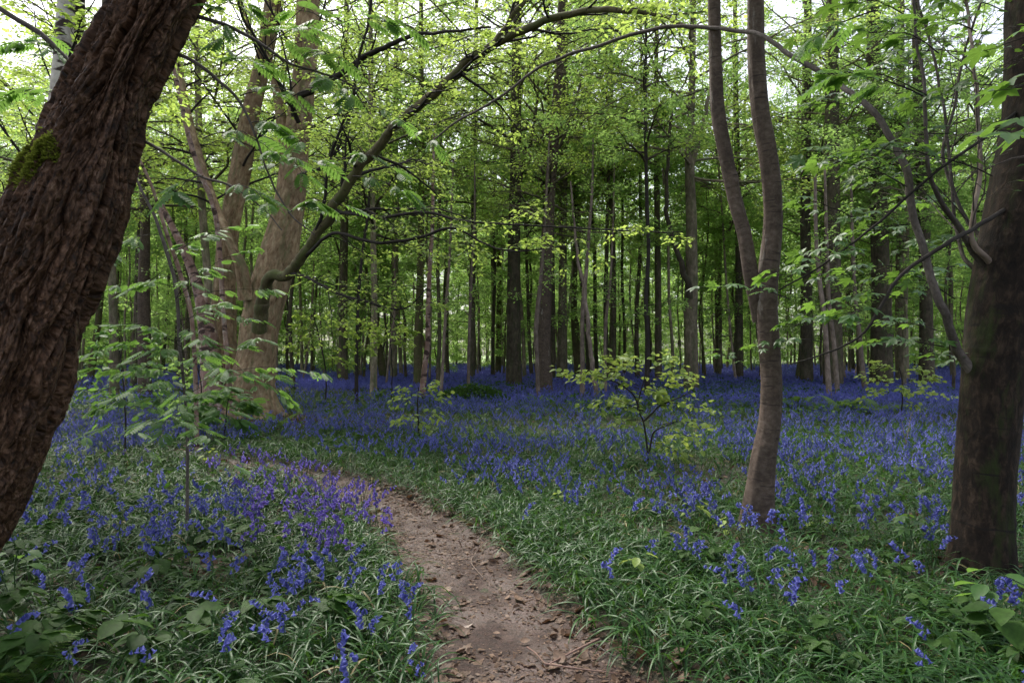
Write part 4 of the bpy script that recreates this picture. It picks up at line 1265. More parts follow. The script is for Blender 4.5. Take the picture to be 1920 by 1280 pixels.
def place(rng, n, dlo, dhi, gap, xl=-150, xh=2070, skip=None):
    res, tries = [], 0
    while len(res) < n and tries < 60000:
        tries += 1
        d = math.sqrt(rng.uniform(dlo ** 2, dhi ** 2))
        px = rng.uniform(xl, xh)
        x = (px - 960) / FX * d
        if skip and skip(px, d): continue
        if all((x - a_) ** 2 + (d - b_) ** 2 > gap ** 2 for a_, b_ in spots):
            spots.append((x, d)); res.append((x, d, px))
    return res


LANDMARKS = [(150, 'the leaning furrowed trunk'), (470, 'the big pale sycamore'), (800, 'the young birch'), (964, 'the dark middle trunk'), (1022, 'the thick grey-brown trunk'),
             (1296, 'the side-limbed tall trunk'), (1440, 'the two-stemmed smooth tree'), (1652, 'the trunk under the curved limb'), (1840, 'the thick right-edge trunk')]
ORD = ['first', 'second', 'third', 'fourth', 'fifth', 'sixth', 'seventh', 'eighth', 'ninth', 'tenth', 'eleventh', 'twelfth', 'thirteenth', 'fourteenth', 'fifteenth', 'sixteenth', 'seventeenth', 'eighteenth'] + ['next'] * 20
rng = np.random.default_rng(9)
rows = [('mid', place(rng, 86, 24.5, 40, 1.1)), ('deep', place(rng, 180, 40, 84, 1.6))]
used = [False] * 20
for row, lst in rows:
    bins = {}
    for x, d, px in sorted(lst, key=lambda a_: a_[2]):
        k = int(rng.integers(0, 10)) + (0 if row == 'mid' or d < 50 else 10)
        if not used[k]: o = protos[k]; used[k] = True
        else: o = copy_tree(protos[k])
        s = rng.uniform(.85, 1.2) * (1.0 if row == 'mid' else 1.1)
        o.location = (x, d, float(ground_h(x, d)))
        o.rotation_euler = (rng.normal() * .02, rng.normal() * .025, rng.uniform(0, 6.3))
        o.scale = (s, s, s)
        i = max([j for j, (lx, _) in enumerate(LANDMARKS) if lx <= px], default=-1)
        b_ = bins.setdefault(i, []); b_.append(1)
        if row == 'mid':
            side = f'{ORD[len(b_) - 1]} slender trunk right of {LANDMARKS[i][1]}' if i >= 0 else f'{ORD[len(b_) - 1]} slender trunk from the left picture edge'
            tag(o, side + '', 'tree', 'slender trunks at the edge of the wood')
        else:
            zone = LANDMARKS[i][1] if i >= 0 else 'the left edge'
            tag(o, f'thin trunk far back beyond {zone}', 'tree', f'thin far trunks beyond {zone}')
for k in range(20):
    if not used[k]:
        for ch in list(protos[k].children): bpy.data.objects.remove(ch)
        bpy.data.objects.remove(protos[k])
rng = np.random.default_rng(19)
lst = place(rng, 150, 20, 74, 1.3, skip=lambda px, d: (d < 27 and 540 < px < 1700) or (d < 36 and (px * 7.13) % 1 < .76))
used = [False] * 4
for x, d, px in sorted(lst, key=lambda a_: a_[2]):
    k = int(rng.integers(0, 4))
    if not used[k]: o = sap_protos[k]; used[k] = True
    else: o = copy_tree(sap_protos[k])
    s = rng.uniform(.8, 1.3)
    o.location = (x, d, float(ground_h(x, d)))
    o.rotation_euler = (rng.normal() * .06, rng.normal() * .06, rng.uniform(0, 6.3))
    o.scale = (s, s, s)
    i = max([j for j, (lx, _) in enumerate(LANDMARKS) if lx <= px], default=-1)
    zone = LANDMARKS[i][1] if i >= 0 else 'the left edge'
    far = 'deep in' if d > 40 else 'at the edge of'
    tag(o, f'leafy sapling {far} the wood beyond {zone}', 'sapling', f'leafy saplings {far} the wood beyond {zone}')

# the far-off edge of the wood, one mass of leaf and thin stems
rng = np.random.default_rng(35)
dg, dw = Geo(), Geo()
n = 260000
d = np.sqrt(rng.uniform(56 ** 2, 98 ** 2, n)); px = rng.uniform(-150, 2070, n)
x = (px - 960) / FX * d
z = 17 * rng.random(n) ** 1.5
keep = vnoise(x * .35, d * .12, z * .5, 361) + .5 * vnoise(x * 1.1, d * .5, z * 1.3, 362) > -.42
x, d, z = x[keep], d[keep], z[keep]
n = len(x)
scatter(dg, QUAD, np.stack([x, d, z + .1], 1), rdir(rng, n, .5), rdir(rng, n, 1) + [0, 0, .7], rng.uniform(.14, .24, n))
tag(dg.build('distant_foliage', M['beechfar']), 'far leafy mass closing the wood behind the last trunks', 'foliage', kind='stuff')
# tall bare poles: drawn-up saplings with a tuft of leaf at the top
pole_protos = []
rng = np.random.default_rng(33)
for k in range(6):
    H = rng.uniform(8.5, 12)
    z = np.linspace(0, H, 8)
    wob = np.cumsum(rng.normal(size=(8, 2)) * (.09 if k % 2 else .16), 0)
    wob -= wob[0]
    t = link('sapling', None)
    s = stem_geo(np.stack([wob[:, 0], wob[:, 1], z], -1), np.array([.052, .045, .043, .04, .034, .027, .018, .006]) * rng.uniform(.8, 1.35), 8, .06, 250 + k, 34)
    Geo().add(s[0], s[1], None, s[2]).build('trunk', M[['palebark', 'farbark', 'palebark', 'olivebark', 'fardark', 'farbark'][k]], t)
    sv = SAPS[k % 4]
    for nm, me in (('branches', sv[2]), ('crown', sv[3])):
        o = link(nm, me, t)
        o.location = (wob[4, 0], wob[4, 1], H - sv[0] - .6)
    pole_protos.append(t)
used = [False] * 6
rng = np.random.default_rng(34)
for x, d, px in sorted(place(rng, 125, 22, 48, .7, skip=lambda px, d: d < 25 and 560 < px < 1480), key=lambda a_: a_[2]):
    k = int(rng.integers(0, 6))
    if not used[k]: o = pole_protos[k]; used[k] = True
    else: o = copy_tree(pole_protos[k])
    s = rng.uniform(.85, 1.25)
    o.location = (x, d, float(ground_h(x, d)))
    o.rotation_euler = (rng.normal() * .03, rng.normal() * .03, rng.uniform(0, 6.3))
    o.scale = (s, s, s)
    i = max([j for j, (lx, _) in enumerate(LANDMARKS) if lx <= px], default=-1)
    zone = LANDMARKS[i][1] if i >= 0 else 'the left edge'
    tag(o, f'tall thin bare-stemmed pole in the wood beyond {zone}', 'sapling', f'bare poles beyond {zone}')

# ------------------------------------------------------------------ bluebells
def bell_plant(seed, lod):
    """(stem proto, head proto): a nodding stalk about .36 m tall with bells down one side"""
    rng = np.random.default_rng(seed)
    H = rng.uniform(.28, .40)
    K = {0: 9, 1: 4, 2: 3}[lod]
    t = np.linspace(0, 1, K)
    lean = rng.uniform(.02, .07)
    nod = rng.uniform(.03, .07)
    sx = lean * t ** 1.5 + nod * np.clip((t - .7) / .3, 0, 1) ** 2
    sz = H * t - .05 * np.clip((t - .75) / .25, 0, 1) ** 2
    pts = np.stack([sx, .01 * np.sin(t * 5 + seed), sz], 1)
    st, hd = Geo(), Geo()
    r = np.linspace(.0028, .0014, K)
    tubes(st, pts[None], r[None] * (1 if lod == 0 else 1.4), 5 if lod == 0 else 3)
    nb = {0: int(rng.integers(7, 13)), 1: int(rng.integers(6, 10)), 2: 6}[lod]
    for i in range(nb):
        tt = .62 + .38 * i / (nb - 1)
        c = np.array([np.interp(tt, t, pts[:, k]) for k in range(3)])
        az = rng.normal() * .9
        d = np.array([cos(az), sin(az), 0])
        s = rng.uniform(.8, 1.15) * (1 - .3 * (tt > .93))
        root = c + d * .016 * s
        ax = nrm(d * rng.uniform(.25, .8) + np.array([0, 0, -1.0]) * rng.uniform(.5, 1.0))
        if lod == 0:
            prof = [(0, .002), (.004, .0042), (.010, .0047), (.016, .0054), (.0205, .008), (.019, .0108)]
            ns = 6
            u_ = nrm(np.cross(ax, [.3, .2, 1.])); w_ = np.cross(ax, u_)
            v = []
            for x, q in prof:
                for j in range(ns):
                    a_ = 2 * pi * j / ns
                    qq = q * (1.0 if x < .018 else (1 + .18 * (j % 2)))
                    v.append(root + (ax * x + (u_ * cos(a_) + w_ * sin(a_)) * qq) * s * 1.12)
            hd.add(v, grid_faces(len(prof), ns, True), rng.random())
            ped = np.stack([c, c + d * .008 + [0, 0, .004], root])
            tubes(st, ped[None], np.full((1, 3), .0009), 3)
        elif lod == 1:
            u_ = nrm(np.cross(ax, [.3, .2, 1.])); w_ = np.cross(ax, u_)
            v = []
            for x, q in ((0, .003), (.022, .0092)):
                for j in range(3):
                    a_ = 2 * pi * j / 3
                    v.append(root + (ax * x + (u_ * cos(a_) + w_ * sin(a_)) * q) * s * 1.15)
            hd.add(v, grid_faces(2, 3, True), rng.random())
        else:
            u_ = rdir(rng, 1)[0]; w_ = nrm(np.cross(ax, u_)) * .0135; l_ = ax * .028
            hd.add([root - w_, root + w_, root + w_ + l_, root - w_ + l_], [(0, 1, 2, 3)], rng.random())
    return st, hd


def as_proto(g_):
    return np.concatenate(g_.v), np.concatenate(g_.f), np.concatenate(g_.var)


def scatter_plants(geos, protos_, pos, scale, rng, tilt=.12):
    """geos (stem, head) filled with copies of the prototypes"""
    n = len(pos)
    k = rng.integers(0, len(protos_), n)
    az = rng.uniform(0, 2 * pi, n)
    X = np.stack([np.cos(az), np.sin(az), np.zeros(n)], 1)
    Z = np.array([0, 0, 1.0]) + rng.normal(size=(n, 3)) * tilt * [1, 1, 0]
    X = X - Z * (X * Z).sum(1, keepdims=True) / (Z * Z).sum(1, keepdims=True)
    rv = rng.random(n)
    for j, pr in enumerate(protos_):
        m = k == j
        for gg, p in zip(geos, pr):
            if gg is None: continue
            pv, pf, va = p
            b0 = len(gg.var)
            scatter(gg, (pv, pf), pos[m], X[m], Z[m], scale[m], rv[m])
            if m.any():
                gg.var[b0] = (np.repeat(rv[m], len(pf)) * .6 + np.tile(va, m.sum()) * .4)


def sample_field(rng, dlo, dhi, dens_max, dens, xl=-120, xh=2040):
    # the view plus a margin of two metres on either side
    hw = lambda q: .5 * (xh - xl) / FX * q + 2.0
    n = rng.poisson((dhi - dlo) * 2 * hw(dhi) * dens_max)
    d = rng.uniform(dlo, dhi, n)
    x = rng.uniform(-1, 1, n) * hw(dhi)
    m = np.abs(x) < hw(d)
    x, d = x[m], d[m]
    px = 960 + FX * x / d
    n = len(x)
    keep = rng.random(n) * dens_max < dens(x, d, px)
    x, d = x[keep], d[keep]
    return np.stack([x, d, ground_h(x, d)], 1)


TRUNK_CLEAR = [(lean_pts[0][0], lean_pts[0][1], .5), (fo[0], fo[1], .24), (ro[0], ro[1], .27), (so[0], so[1], .8), (so[0] - .5, so[1], .8)]


def clear_of_trunks(x, y):
    m = np.ones(len(x), bool)
    for a_, b_, r in TRUNK_CLEAR: m &= (x - a_) ** 2 + (y - b_) ** 2 > r * r
    return m


def bell_density(x, d, px):
    sd = path_sd(x, d)
    a_, b_ = path_x(d)
    left = x < (a_ + b_) / 2
    base = np.interp(d, [2.3, 3.4, 4.2, 5.2, 7, 10, 14, 18, 21, 24, 27, 50], [34, 42, 54, 62, 66, 70, 68, 54, 44, 75, 120, 120])
    n1 = vnoise(x * .9, d * .9, 0, 301) * .6 + vnoise(x * 2.6, d * 2.6, 0, 302) * .6
    n2 = vnoise(x * .22, d * .16, 0, 303)
    m = np.clip(.75 + 1.1 * n1 + .5 * n2, .08, 2.2)
    m = np.where(d > 24, np.clip(1 + n2 * .8 + n1 * .3, .1, 1.5), m)
    f = base * m
    near_l = left & (sd < .75) & (d > 4.0) & (d < 8.3)
    f = np.where(near_l, 62 * np.clip(1.2 - sd, .2, 1) * np.clip(.8 + n1 * 1.1, .1, 1.5), f)
    f = np.where(near_l & (d > 6.2), f * .5, f)
    f = np.where(~left & (sd < .55) & (d < 9.6), f * .14, f)
    f = np.where(~left & (sd < 1.1) & (sd >= .55) & (d < 9.6), f * .75, f)
    f = np.where(left & (sd > .8) & (d > 3.6) & (d < 9), f * .6, f)
    f = np.where(sd < np.where(left & (d > 5) & (d < 8.2), -.12, .05), 0, f)
    f = np.where((px < 560) & (d > 20), f * .25, f)
    f = np.where((px < 740) & (d > 13) & (d < 24), f * .45, f)
    f = np.where((np.abs(px - 480) < 90) & (d > 11) & (d < 15), f * .15, f)
    f = f * clear_of_trunks(x, d)
    return f


LOD0 = [bell_plant(400 + k, 0) for k in range(10)]
LOD1 = [tuple(as_proto(g_) for g_ in bell_plant(420 + k, 1)) for k in range(6)]
LOD2 = [tuple(as_proto(g_) for g_ in bell_plant(440 + k, 2)) for k in range(5)]
rng = np.random.default_rng(401)
pts = sample_field(rng, 2.35, 10, 150, bell_density)
pxx = pxof(pts[:, 0], pts[:, 1])
pyy = 665 + FX * (CAM_H - .3 - pts[:, 2]) / pts[:, 1]
infr = (pxx > -15) & (pxx < 1935) & (pyy < 1280)
# hidden behind the leaning trunk
infr &= ~((pxx < 60) & (pts[:, 1] > 3.3))
order = np.argsort(np.where(infr, pts[:, 1], 99))
near, rest = pts[order[:300]], pts[order[300:]]
bell_mesh = [(s_.mesh('stem', M['stalk']), h_.mesh('flowers', M['bell'])) for s_, h_ in LOD0]
bell_mesh_v = [(a_, b_.copy()) for a_, b_ in bell_mesh]
for a_, b_ in bell_mesh_v: b_.materials[0] = M['bellviolet']


def where_bell(x, d, px):
    sd = float(path_sd(np.array([x]), np.array([d]))[0])
    a_, b_ = path_x(np.array([d]))
    left = x < float((a_ + b_)[0]) / 2
    if left:
        if sd < .9 and d > 3.9: return 'violet', 'violet-tinged bluebell crowding the left edge of the dirt path', 'violet bluebells crowding the left path edge'
        if sd < .6: return 'blue', 'blue bluebell on its green stalk close to the left edge of the path', 'bluebells by the left edge of the path'
        if d < 3.3: return 'blue', 'blue bluebell among bramble leaves at the bottom left of the picture', 'bluebells among the brambles bottom left'
        return 'blue', 'blue bluebell in the shade beside the leaning trunk', 'bluebells beside the leaning trunk'
    if px > 1690 and d < 4.4: return 'blue', 'blue bluebell at the foot of the thick right-edge trunk', 'bluebells at the foot of the right-edge trunk'
    if abs(px - 1420) < 110 and d > 4.3: return 'blue', 'blue bluebell near the base of the two-stemmed smooth tree', 'bluebells at the base of the two-stemmed tree'
    if sd < .8: return 'blue', 'blue bluebell rising from the strap leaves along the right path edge', 'bluebells along the right path edge'
    if d < 3.6: return 'blue', 'blue bluebell over dead leaves at the bottom right of the picture', 'bluebells over dead leaves bottom right'
    return 'blue', 'blue bluebell between the path and the thick right trunk', 'bluebells between the path and the right trunk'


rng = np.random.default_rng(402)
for i, (x, d, z) in enumerate(near):
    colr, lab, grp = where_bell(x, d, pxof(x, d))
    ms, mh = (bell_mesh_v if colr == 'violet' else bell_mesh)[int(rng.integers(0, 10))]
    o = thing('bluebell', (x, d, z), lab, 'flower', grp)
    o.rotation_euler = (rng.normal() * .1, rng.normal() * .1, rng.uniform(0, 6.3))
    s = rng.uniform(.8, 1.15) * (1.0 if d > 3 else .95)
    o.scale = (s, s, s)
    link('stem', ms, o); link('flowers', mh, o)

sg, hg, hv = Geo(), Geo(), Geo()
rv = (path_sd(rest[:, 0], rest[:, 1]) < .9) & (rest[:, 1] < 8.4) & (rest[:, 0] < sum(path_x(rest[:, 1])) / 2)
scatter_plants((sg, hg), LOD1, rest[~rv], rng.uniform(.75, 1.15, (~rv).sum()), rng)
scatter_plants((sg, hv), LOD1, rest[rv], rng.uniform(.8, 1.15, rv.sum()), rng)
mid = sample_field(rng, 10, 17, 150, bell_density)
scatter_plants((sg, hg), LOD1, mid, rng.uniform(.75, 1.1, len(mid)), rng)
far = sample_field(rng, 17, 26, 200, bell_density)
scatter_plants((None, hg), LOD2, far, rng.uniform(.8, 1.15, len(far)), rng)
far = sample_field(rng, 26, 46, 225, lambda x, d, px: bell_density(x, d, px) * np.interp(d, [26, 34, 46], [1, .7, .4]))
scatter_plants((None, hg), LOD2, far, rng.uniform(1.0, 1.4, len(far)), rng)
far = sample_field(rng, 46, 62, 30, lambda x, d, px: 20 + 0 * x)
scatter_plants((None, hg), LOD2, far, rng.uniform(1.5, 2.0, len(far)), rng)
b_ = Geo()
b_ = tag(sg.build('bluebell_stalks', M['stalk']), 'thin green flower stalks massed under the bluebell carpet', 'flower stalks', kind='stuff')
tag(hg.build('bluebell_carpet', M['bell']), 'carpet of deep blue bluebells spreading from the clearing back into the wood', 'bluebells', kind='stuff')
tag(hv.build('violet_bluebell_drift', M['bellviolet']), 'drift of violet bluebells where the path bends out of sight', 'bluebells', kind='stuff')


# ------------------------------------------------------------------ strap leaves, litter, low greenery
def blade(seed, K):
    rng = np.random.default_rng(seed)
    t = np.linspace(0, 1, K)
    h = rng.uniform(.35, .85)
    x = .75 * t
    z = h * t * 1.3 - (h * 1.05 + .1) * t ** 2.2
    y = rng.normal() * .08 * t ** 2
    w = .017 * np.array([np.interp(a_, [0, .15, .6, .9, 1], [.55, .9, 1, .55, 0.04]) for a_ in t]) * .85
    v = np.array([(x[i], y[i] + s_ * w[i], z[i] + (.35 * w[i] if s_ else 0)) for i in range(K) for s_ in (-1, 0, 1)])
    f = []
    for i in range(K - 1):
        for j in (0, 1): f.append((3 * i + j, 3 * i + 3 + j, 3 * i + 4 + j, 3 * i + 1 + j))
    return v, np.array(f)


def blade_density(x, d, px):
    sd = path_sd(x, d)
    a_, b_ = path_x(d)
    left = x < (a_ + b_) / 2
    n1 = vnoise(x * 1.6, d * 1.6, 0, 311) * .7 + vnoise(x * 5, d * 5, 0, 312) * .6
    m = np.clip(.7 + 1.0 * n1, .05, 1.3)
    m = np.where(~left & (sd < 1.0), np.clip(1.0 + .6 * n1, .3, 1.4), m)
    m = np.where(left & (sd < .5) & (d < 5), np.clip(.9 + .6 * n1, .3, 1.3), m)
    m = np.where(left & (sd > .9) & (d < 4.5), m * .55, m)
    m = np.where(sd < .03 + .05 * n1, 0, m)
    m = np.where(sd < .12, m * .45, m)
    m = np.where((np.abs(px - 470) < 110) & (d > 11.5) & (d < 15), m * .15, m)
    return m * clear_of_trunks(x, d)


rng = np.random.default_rng(501)
sgeo = Geo()
for dlo, dhi, den, K, nvar, sc in ((2.2, 6.2, 1350, 8, 10, .33), (6.2, 12, 560, 5, 6, .36), (12, 24, 130, 4, 5, .42), (24, 40, 22, 3, 4, .6)):
    q = sample_field(rng, dlo, dhi, den * 1.3, lambda x, d, px: blade_density(x, d, px) * den)
    # draw them together into tufts
    if dhi < 13:
        q[:, 0] += .035 * np.sin(q[:, 0] * 57); q[:, 1] += .035 * np.sin(q[:, 1] * 53)
    k = rng.integers(0, nvar, len(q))
    for j in range(nvar):
        m = k == j
        az = rng.uniform(0, 2 * pi, m.sum())
        X = np.stack([np.cos(az), np.sin(az), rng.uniform(-.15, .5, m.sum())], 1)
        Z = np.array([0, 0, 1.]) + rng.normal(size=(m.sum(), 3)) * .2
        scatter(sgeo, blade(510 + j, K), q[m], X, Z, sc * rng.uniform(.6, 1.25, m.sum()))
yg = Geo()
q = sample_field(rng, 2.2, 9, 34, lambda x, d, px: blade_density(x, d, px) * 34)
az = rng.uniform(0, 2 * pi, len(q))
scatter(yg, blade(531, 6), q + [0, 0, .01], np.stack([np.cos(az), np.sin(az), rng.uniform(-.2, .4, len(q))], 1), np.array([0, 0, 1.]) + rng.normal(size=(len(q), 3)) * .4, rng.uniform(.12, .33, len(q)))
tag(yg.build('dry_blades', M['yellowed']), 'dry straw-coloured blades lying among the green strap leaves', 'dry grass', kind='stuff')
tag(sgeo.build('strap_leaves', M['strap']), 'glossy green strap leaves of the bluebells covering the wood floor', 'grass', kind='stuff')

curl = fan_leaf([(0, 0), (.12, .2), (.35, .34), (.6, .3), (.85, .14), (1, 0)], lambda x, y: .9 * y * y + .35 * (x - .5) ** 2)
curl2 = fan_leaf([(0, .01), (.14, .14), (.2, .1), (.36, .3), (.45, .16), (.62, .3), (.7, .14), (.86, .16), (1, 0)], lambda x, y: -.5 * y * y + .5 * (x - .4) ** 2 + .1 * abs(y))
chip = (np.array([(0, 0, 0), (.3, .25, .06), (1, .1, 0), (.6, -.3, .03)]), np.array([(0, 3, 2, 1)]))
lg = Geo()


def litter_density(x, d, px):
    sd = path_sd(x, d)
    n1 = vnoise(x * 2, d * 2, 0, 321)
    m = np.clip(.6 + .8 * n1, .05, 1)
    m = np.where(sd < .1, np.where(sd > -.16, .8, .14), m)
    return m


q = sample_field(rng, 2.2, 7.5, 210, lambda x, d, px: litter_density(x, d, px) * 210 * clear_of_trunks(x, d))
for j, pr in enumerate((curl, curl2, curl)):
    m = rng.integers(0, 3, len(q)) == j
    n = m.sum()
    scatter(lg, pr, q[m] + [0, 0, .012], rdir(rng, n, .25), np.array([0, 0, 1.]) + rng.normal(size=(n, 3)) * .45, rng.uniform(.03, .085, n))
# fragments trodden into the path and along its edges
q = sample_field(rng, 2.0, 9.5, 3200, lambda x, d, px: np.where(path_sd(x, d) < .12, 3200 * np.clip(.4 + .5 * vnoise(x * 3, d * 3, 0, 331) + np.clip(path_sd(x, d) + .3, 0, 1) * 1.2, .05, 1), 0))
n = len(q)
q[:, 2] += .010
scatter(lg, chip, q, rdir(rng, n, .15), np.array([0, 0, 1.]) + rng.normal(size=(n, 3)) * .3, rng.uniform(.007, .03, n) * np.where(rng.random(n) < .12, 1.8, 1))
# bare, littered floor round the big sycamore and where the path bends
q = np.stack([rng.normal(so[0] + .2, 1.3, 5000), rng.normal(so[1] - .9, .9, 5000), np.zeros(5000)], 1)
q[:, 2] = ground_h(q[:, 0], q[:, 1]) + .02
scatter(lg, curl, q, rdir(rng, 5000, .3), np.array([0, 0, 1.]) + rng.normal(size=(5000, 3)) * .5, rng.uniform(.05, .11, 5000))
q = sample_field(rng, 7.5, 16, 30, lambda x, d, px: 30 * np.clip(.5 + vnoise(x, d, 0, 341), 0, 1))
scatter(lg, curl, q + [0, 0, .02], rdir(rng, len(q), .3), np.array([0, 0, 1.]) + rng.normal(size=(len(q), 3)) * .5, rng.uniform(.05, .1, len(q)))
tag(lg.build('leaf_litter', M['litter']), 'brown fallen leaves and fragments lying on the path and the wood floor', 'dead leaves', kind='stuff')

# broad low leaves through the flower field
ug = Geo()
q = sample_field(rng, 4.5, 12, 60, lambda x, d, px: 60 * np.clip(.15 + 1.3 * vnoise(x * .8, d * .8, 0, 351), 0, 1) * (path_sd(x, d) > .25) * clear_of_trunks(x, d))
n = len(q)
q[:, 2] += rng.uniform(.08, .26, n)
scatter(ug, SERR, q, rdir(rng, n, .2), np.array([0, 0, 1.]) + rng.normal(size=(n, 3)) * .35, rng.uniform(.04, .085, n))
q = sample_field(rng, 12, 34, 42, lambda x, d, px: 42 * np.clip(.2 + 1.4 * vnoise(x * .35, d * .3, 0, 352), 0, 1) * clear_of_trunks(x, d))
n = len(q)
q[:, 2] += rng.uniform(.12, .42, n)
scatter(ug, OVATE, q, rdir(rng, n, .2), np.array([0, 0, 1.]) + rng.normal(size=(n, 3)) * .4, rng.uniform(.06, .12, n))
tag(ug.build('undergrowth', M['bramble']), 'low broad-leaved greenery showing between the bluebells', 'undergrowth', kind='stuff')


# ------------------------------------------------------------------ single plants
def bramble(seed, n_stems=5, h=.3, size=.075, proto=SERR, tri=True, lmat='bramble', name='bramble'):
    rng = np.random.default_rng(seed)
    wg, lf = Geo(), Geo()
    az = rng.uniform(0, 2 * pi) + np.arange(n_stems) * 2 * pi / n_stems + rng.normal(size=n_stems) * .4
    K = 7
    t = np.linspace(0, 1, K)
    R_ = rng.uniform(.12, .3, n_stems)
    hh = h * rng.uniform(.6, 1.2, n_stems)
    Pn = np.stack([np.cos(az)[:, None] * R_[:, None] * t, np.sin(az)[:, None] * R_[:, None] * t, hh[:, None] * (1.6 * t - .75 * t ** 2)], -1)
    tubes(wg, Pn, np.full((n_stems, K), .0022), 4)
    pos, X = [], []
    for i in range(n_stems):
        for tt in (.5, .78, 1.0):
            c = np.array([np.interp(tt, t, Pn[i, :, k]) for k in range(3)])
            a0 = az[i] + rng.normal() * .9
            if tri:
                cc = c + np.array([cos(a0), sin(a0), .15]) * .035
                for da in (-1.25, 0, 1.25):
                    pos.append(cc); X.append((cos(a0 + da), sin(a0 + da), -.25 * rng.random()))
            else:
                for da in (-.9, .9):
                    pos.append(c); X.append((cos(a0 + da), sin(a0 + da), -.2 * rng.random()))
    n = len(pos)
    scatter(lf, proto, np.array(pos), np.array(X), np.array([0, 0, 1.]) + rng.normal(size=(n, 3)) * .22, size * rng.uniform(.7, 1.2, n), rng.random(n))
    return wg.mesh('stem', M['stalk']), lf.mesh('leaves', M[lmat])


BR = [bramble(800 + k, 3 + k % 3, .18 + .03 * k, .085 + .008 * k) for k in range(5)]
BR2 = [bramble(820 + k, 4, .28, .1, OVATE, False) for k in range(2)]
rng = np.random.default_rng(803)
BRP = [(60, 1100), (120, 1060), (30, 1040), (180, 1100), (90, 1170), (250, 1090), (150, 1010), (60, 1230), (240, 1180), (330, 1060), (400, 1000), (320, 970), (210, 960), (110, 950), (420, 1090), (460, 1160),
       (520, 1240), (180, 1260), (400, 1250), (560, 1080), (250, 1020), (500, 960), (300, 1255), (20, 975), (470, 1040), (630, 1180),
       (1290, 1180), (1340, 1160), (1420, 1200), (1560, 1240), (1650, 1190), (1760, 1170), (1850, 1180), (1900, 1090), (1700, 1240), (1820, 1250), (1480, 1050), (1560, 1010), (1620, 1060), (1400, 1090), (1300, 1050), (1690, 1090), (1250, 1230), (1890, 1230)]
for i, (px, py) in enumerate(BRP):
    d = gdist(py + 25)
    x = (px - 960) / FX * d
    if float(path_sd(np.array([x]), np.array([d]))[0]) < .1 or (px < 960 and i % 5 in (1, 3)) or (px > 960 and i % 3 == 0): continue
    ms, ml = (BR + BR2)[int(rng.integers(0, 7))]
    left = px < 960
    lab, grp = (('dark green bramble with toothed leaves among bluebells left of the path', 'brambles left of the path') if left else
                ('dark green bramble with toothed leaves on the ground right of the path', 'brambles right of the path'))
    o = thing('bramble', (x, d, float(ground_h(x, d))), lab, 'plant', grp)
    o.rotation_euler = (0, 0, rng.uniform(0, 6.3)); s = rng.uniform(.6, 1.15) * (1 if px < 960 else .8); o.scale = (s, s, s)
    link('stem', ms, o); link('leaves', ml, o)


def seedling(px, py, label, h, leaves, proto, lmat, size, tilt=.15, seed=0, d=None, name='seedling', spread=.09, stemr=.003):
    """one upright stem and a few big level leaves at its top"""
    rng = np.random.default_rng(900 + seed)
    d = d or gdist(py)
    x = (px - 960) / FX * d
    t = thing(name, (x, d, float(ground_h(x, d))), label, 'plant')
    K = 6
    q = np.linspace(0, 1, K)
    st = np.stack([.03 * np.sin(q * 3 + seed), .02 * q, h * q], 1)
    wg, lf = Geo(), Geo()
    tubes(wg, st[None], np.full((1, K), stemr), 6)
    az = rng.uniform(0, 6) + np.arange(leaves) * 2.2
    X = np.stack([np.cos(az), np.sin(az), -.15 - .2 * rng.random(leaves)], 1)
    pos = st[-1] - np.array([0, 0, 1.]) * (np.arange(leaves) // 2)[:, None] * .035 + X * spread * .5
    br = np.stack([np.broadcast_to(st[-1] - [0, 0, .01], pos.shape), (pos + st[-1]) / 2, pos], 1)
    tubes(wg, br, np.full((leaves, 3), stemr * .5), 4)
    scatter(lf, proto, pos, X, np.array([0, 0, 1.]) + rng.normal(size=(leaves, 3)) * tilt, size * rng.uniform(.8, 1.15, leaves), rng.random(leaves))
    wg.build('stem', M['stalk'], t); lf.build('leaves', M[lmat], t)
    return t


seedling(1205, 1110, 'little beech seedling with four pale rounded leaves right of the path', .2, 4, OVATE, 'lime', .085, seed=1)
seedling(1712, 1060, 'sycamore seedling with large lobed leaves before the thick right trunk', .33, 5, MAPLE, 'maple', .085, seed=2, tilt=.1)
seedling(1310, 1000, 'pale green seedling just left of the two-stemmed tree', .24, 6, OVATE, 'lime', .1, seed=3)
seedling(1360, 1020, 'low pale seedling at the very foot of the two-stemmed tree', .17, 5, OVATE, 'lime', .09, seed=4)
seedling(1520, 1000, 'round-leaved pale seedling right of the two-stemmed tree', .15, 4, OVATE, 'lime', .09, seed=5)
seedling(1850, 1190, 'broad-leaved shrub shoot below the thick right trunk', .3, 8, OVATE, 'rowan', .13, seed=6, spread=.12)
seedling(1890, 1260, 'big-leaved green plant in the bottom right corner', .28, 7, SERR, 'bramble', .15, seed=7, spread=.12)
seedling(300, 1110, 'broad dark leafed plant among bluebells at the lower left', .2, 5, SERR, 'bramble', .13, seed=8, spread=.1)
seedling(40, 1150, 'plant with round bright green leaves at the left picture edge', .33, 5, OVATE, 'rowan', .09, seed=9, spread=.1)
seedling(390, 890, 'bright green leafy shoot left of the path bend', .3, 7, SERR, 'lime', .09, seed=10, spread=.12)
seedling(460, 1240, 'big ribbed leaves rising at the bottom edge left of the path', .16, 6, SERR, 'bramble', .14, seed=11, spread=.12, d=2.55)
seedling(440, 1260, 'small lobed seedling at the bottom edge left of the path', .12, 4, MAPLE, 'rowan', .05, seed=12, d=2.6)
seedling(985, 905, 'pale lobed seedling in the flowers right of the path', .2, 5, MAPLE, 'lime', .06, seed=13)
seedling(1060, 960, 'yellow-green leafy shoot between the path and the two-stemmed tree', .2, 6, SERR, 'lime', .07, seed=14)


